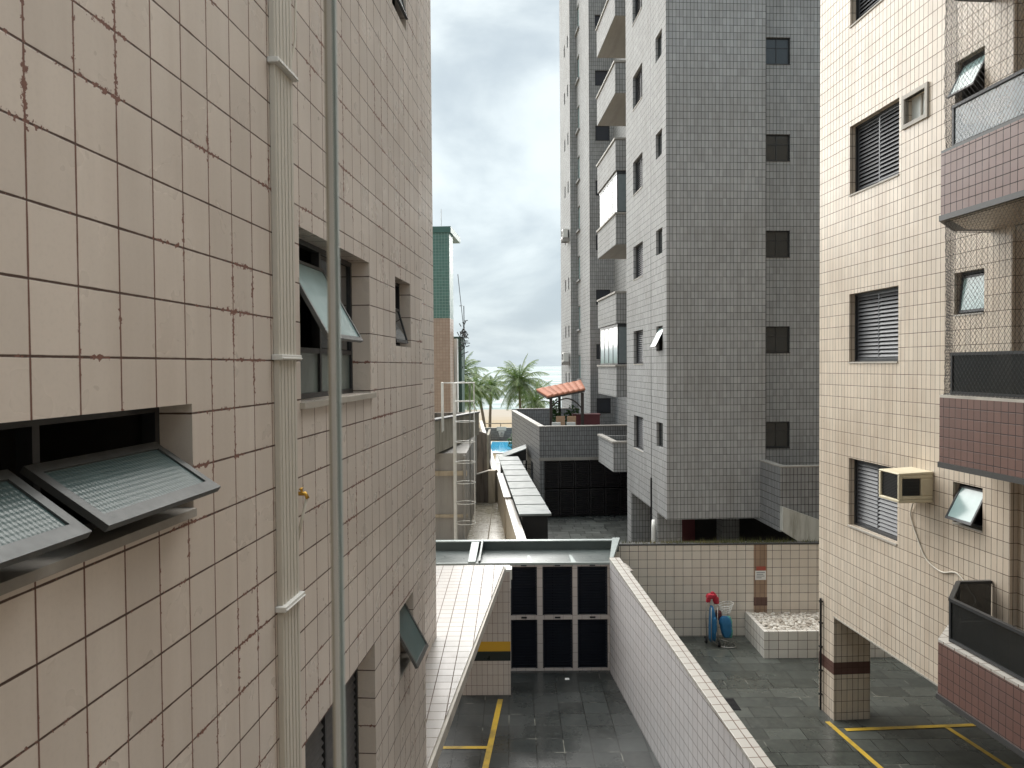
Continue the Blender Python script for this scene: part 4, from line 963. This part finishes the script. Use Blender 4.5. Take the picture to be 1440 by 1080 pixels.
MB().prism([(-.98, 30.40), (-.72, 30.40), (-.62, 30.8), (-.98, 30.8)], 1.0, 2.3).build('pier', 'beigewall', xwl)
yw = thing('yard_wall', 'long narrow beige yard wall with white coping running towards the beach', 'wall', FT)
for (xa, xc, ya, yb_, zt) in ((1.25, 1.45, 18.3, 24.5, 2.16), (1.22, 1.42, 24.5, 30.0, 2.22), (1.06, 1.26, 30.9, 60, 2.18)):
    MB().box(xa, xc, ya, yb_, 0, zt).build('wall', 'beigewall', yw); MB().box(xa-.02, xc+.02, ya-.01, yb_-.002, zt+.001, zt+.035).build('coping', 'coping', yw)
sh = thing('metal_shed', 'long narrow shed with weathered zinc sheet roof and black front', 'shed', FT)
MB().box(1.52, 2.24, 20.9, 34.0, 0, 2.33).build('body', 'black', sh)
k = MB(); nseg = 9
for i in range(nseg):
    ya = 20.8+i*13.5/nseg; yb_ = ya+13.5/nseg-.012; k.hexa([(1.44, ya, 2.36), (2.33, ya, 2.36), (2.33, yb_, 2.36), (1.44, yb_, 2.36), (1.44, ya, 2.415), (2.33, ya, 2.415), (2.33, yb_, 2.40), (1.44, yb_, 2.40)])
k.build('roof', 'zinc', sh)
MB().box(1.46, 2.31, 20.82, 34.2, 2.33, 2.358).build('eave', 'black', sh)
aw = thing('door_canopy', 'small tilted white sheet canopy with dark side over the passage beside the terrace', 'canopy', FG)
MB().hexa([(-.46, 35.2, 2.22), (.64, 35.2, 2.62), (.64, 37.0, 2.62), (-.46, 37.0, 2.22), (-.46, 35.2, 2.27), (.64, 35.2, 2.67), (.64, 37, 2.67), (-.46, 37, 2.27)]).build('sheet', 'zinc', aw)
MB().hexa([(-.44, 35.25, 2.05), (.64, 35.25, 2.10), (.64, 36.95, 2.10), (-.44, 36.95, 2.05), (-.44, 35.25, 2.215), (.64, 35.25, 2.615), (.64, 36.95, 2.615), (-.44, 36.95, 2.215)]).build('underside', 'black', aw)
MB().box(.60, .68, 35.25, 35.33, 0, 2.10).build('post', 'black', aw)
ig = thing('iron_gate', 'black iron scroll gate under the small white door canopy', 'gate', FG, (.22, 35.4, 0))
k = MB()
for i in range(9): k.tube([(i*.09, 0, .05), (i*.09, 0, 1.9)], .011, 5)
k.tube([(-.02, 0, .1), (.74, 0, .1)], .015, 5); k.tube([(-.02, 0, 1.9), (.74, 0, 1.9)], .015, 5); k.build('bars', 'black', ig)
MB().ring((0, 0, 0), .2, .015).build('scroll', 'black', ig).matrix_local = Matrix.Translation((.5, -.03, 1.5)) @ Matrix.Rotation(math.pi/2, 4, 'X')
# ladder with safety cage
ld = thing('cage_ladder', 'white steel caged ladder climbing to the roof of the stained annex', 'ladder', FG, (-1.72, 22.9, 1.0))
st = MB(); st.box(-.07, .0, -.03, .03, 0, 5.0); st.box(-.07, .0, .37, .43, 0, 5.0); st.build('stringers', 'whitemetal', ld)
rn = MB()
for k in range(17): rn.tube([(-.035, .03, .2+k*.28), (-.035, .37, .2+k*.28)], .012, 6)
rn.build('rungs', 'whitemetal', ld)
cg = MB()
for z in [.72+.62*k for k in range(7)]: cg.ring((.28, .2, z), .30, .012, 24, 5)
for an in (-60, -20, 20, 60, 180-120, -180+60+60): 
    t_ = R_(an); cg.tube([(.28+.30*math.cos(t_), .2+.30*math.sin(t_), .6), (.28+.30*math.cos(t_), .2+.30*math.sin(t_), 5.0)], .010, 5)
cg.ring((.28, .2, 5.0), .30, .012, 24, 5); cg.build('safety_cage', 'whitemetal', ld)
hr = MB(); hr.tube([(-.42, .2, 3.5), (-.42, .2, 5.0), (-.035, .2, 5.0), (.28, .2, 5.02)], .025, 6); hr.tube([(-.42, .6, 3.5), (-.42, .6, 5.0), (-.42, .2, 5.0)], .025, 6); hr.build('handrail', 'whitemetal', ld)

# ================================================================ green building
gb = thing('apartment_building', 'narrow tower end with green tiles above and tan tiles below, beyond the left wall', 'building', FL)
MB().box(-20, -7.70, 50, 51.6, 9.7, 15.35).build('upper_wall', 'green', gb)
MB().box(-20, -7.70, 50.002, 51.6, 0, 9.7).build('lower_wall', 'tan', gb)
MB().box(-20, -7.58, 49.9, 54.5, 15.35, 15.75).build('roof_band', plain('dark_green_band', (.05, .13, .11), .4), gb)
MB().box(-7.70, -7.50, 51.8, 52.4, 0, 8.4).build('corner_strip', 'offwhite', gb)
MB().box(-12, -7.38, 53.2, 54.6, 0, 8.6).build('side_wing', plain('deep_green_wall', (.035, .085, .07), .5), gb)
k = MB(); k.tube([(-7.5, 52.5, 12.9), (-7.35, 54.3, 9.0), (-7.30, 54.3, 6.3)], .022, 5); k.tube([(-7.4, 52.5, 10.7), (-7.1, 52.5, 10.7), (-7.1, 52.6, 8.0)], .03, 5); k.build('cable_bundle', 'black', gb)
k = MB(); rg = random.Random(2)
for j in range(60):
    p = Vector((-7.22+rg.gauss(0, .10), 53+rg.uniform(-.6, .6), 8.5+rg.gauss(0, .55))); k.tube([p, p+Vector((rg.gauss(0, .18), rg.gauss(0, .1), rg.gauss(0, .25)))], .03, 4)
k.build('equipment_cage', 'darkframe', gb)
MB().tube([(-8.3, 50.5, 15.7), (-8.3, 50.5, 16.6), (-8.3, 50.5, 17.0)], .02, 5).build('antenna', 'steel', gb)

# ================================================================ pool
pwl = thing('pool_wall', 'grey tiled wall between the pool and the beach', 'wall', FG)
MB().box(-3.2, 14, 66.6, 66.85, 0, 1.05).build('wall', 'towerdark', pwl)
MB().box(-3.2, 14, 66.57, 66.88, 1.052, 1.09).build('coping', 'greysill', pwl)
struct(MB().box(-1.75, 2.2, 56.5, 64.6, -.3, .035), 'pool_water', 'pool')
k = MB(); k.box(-2.05, -1.75, 56.2, 64.9, -.1, .06); k.box(-1.75, 2.2, 64.6, 64.9, -.1, .06); k.box(-1.75, 2.2, 56.2, 56.5, -.1, .06); struct(k, 'pool_edge', 'poolrim')
hp = thing('basketball_hoop', 'small white hoop and net fixed on the grey pool wall', 'hoop', FG, (-.95, 66.5, .55))
MB().box(-.42, .42, 0, .05, .28, .62).build('backboard', 'offwhite', hp); 
k = MB().ring((0, -.28, .2), .25, .02, 16, 5)
for i in range(10):
    t_ = i/10*6.283; k.tube([(.25*math.cos(t_), -.28+.25*math.sin(t_), .2), (.14*math.cos(t_+.5), -.28+.14*math.sin(t_+.5), -.25)], .012, 4)
k.build('net', 'whitemetal', hp)
def shrub(x, y, z, R, lab, n=300, ls=.16):
    r = thing('shrub', lab, 'shrub', FG, (x, y, z), None)
    l = MB(); leafball(l, (0, 0, R*.9), R, n, ls); leafball(l, (R*.6, .1, R*.6), R*.7, n//2, ls); l.build('leaves', 'leaf', r)
    MB().tube([(0, 0, 0), (0, 0, R*.9)], .04, 6).build('stem', 'trunk', r)
shrub(.35, 58.6, 0, .75, 'green shrub at the right end of the pool')
shrub(.25, 41.5, 0, .8, 'green shrub beside the terrace wall behind the small door canopy')
shrub(.05, 37.8, 0, .6, 'low leafy shrub under the terrace wall near the iron gate')
shrub(.9, 63.5, 0, .8, 'shrub at the far corner of the pool by the terrace wall')
# beach promenade rail
br_ = thing('beach_railing', 'low dark cable railing along the edge of the sand', 'railing', FG, (0, 78, -.6))
for i in range(12): MB().tube([(-14+i*3.2, 0, 0), (-14+i*3.2, 0, 1.25)], .05, 6).build('post', 'greysill', br_)
MB().tube([(-15, 0, 1.2), (22, 0, 1.2)], .05, 5).build('rail', 'greysill', br_)

# ================================================================ palms
def palm(x, y, z, h, R, lean, lab, seed, nf=26):
    rg = random.Random(seed); r = thing('palm_tree', lab, 'palm tree', FG, (x, y, z), 'coconut palms by the beach')
    top = Vector((lean, rg.uniform(-.2, .2), h))
    k = MB(); pts = [Vector((0, 0, -.3)), Vector((lean*.15, 0, h*.3)), Vector((lean*.5, 0, h*.65)), top]
    sp = smoothpts(pts, 8); k.tube(sp, [.17-.07*i/(len(sp)-1)+(.012 if i % 2 else 0) for i in range(len(sp))], 9); k.build('trunk', 'trunk', r, smooth=True)
    c = MB()
    for i in range(nf):
        az = i*2.39996+rg.uniform(-.2, .2); el = R_(78-118*(i/nf)+rg.uniform(-8, 8)); L_ = R*rg.uniform(.85, 1.12)
        p = top.copy(); d = Vector((math.cos(az)*math.cos(el), math.sin(az)*math.cos(el), math.sin(el))); n = 15; pts = [p.copy()]
        for j in range(n):
            d = (d+Vector((0, 0, -.075-.05*j/n))).normalized(); p = p+d*L_/n; pts.append(p.copy())
        c.tube(pts, [.028*(1-.8*j/n) for j in range(n+1)], 4, caps=False)
        for j in range(2, (n)*3):
            f_ = j/(n*3); a = pts[int(f_*n)]; b2 = pts[min(n, int(f_*n)+1)]; q_ = a.lerp(b2, f_*n-int(f_*n)); t_ = (b2-a).normalized()
            side = t_.cross(Vector((0, 0, 1)))
            if side.length < .1: side = Vector((1, 0, 0))
            side.normalize(); ll = R*.33*math.sin(math.pi*min(1, .18+f_*.8))*rg.uniform(.8, 1.15)
            for sg_ in (-1, 1):
                tip = q_+side*sg_*ll*.75+t_*ll*.45+Vector((0, 0, -ll*rg.uniform(.35, .75)))
                w_ = t_*.03; c.face([q_-w_, q_+w_, tip])
    c.build('crown', 'palm', r)
palm(.85, 75, -.55, 5.5, 3.3, -.15, 'largest coconut palm, centre of the gap between the buildings', 1, 36)
palm(1.9, 79, -.6, 3.3, 3.0, .5, 'low bushy palm leaning right under the largest palm', 8, 26)
palm(-2.55, 72, -.55, 4.9, 2.5, -.75, 'second palm from the left with a slightly curved trunk', 2, 24)
palm(-2.35, 79, -.6, 5.0, 2.1, .2, 'thin straight palm just left of the largest palm', 3, 20)
palm(-4.3, 61, 0, 5.7, 2.7, .05, 'palm partly hidden behind the green tiled building corner', 4, 28)
palm(-5.2, 66, 0, 4.4, 2.8, .5, 'lower palm at far left behind the ladder cage', 5, 26)
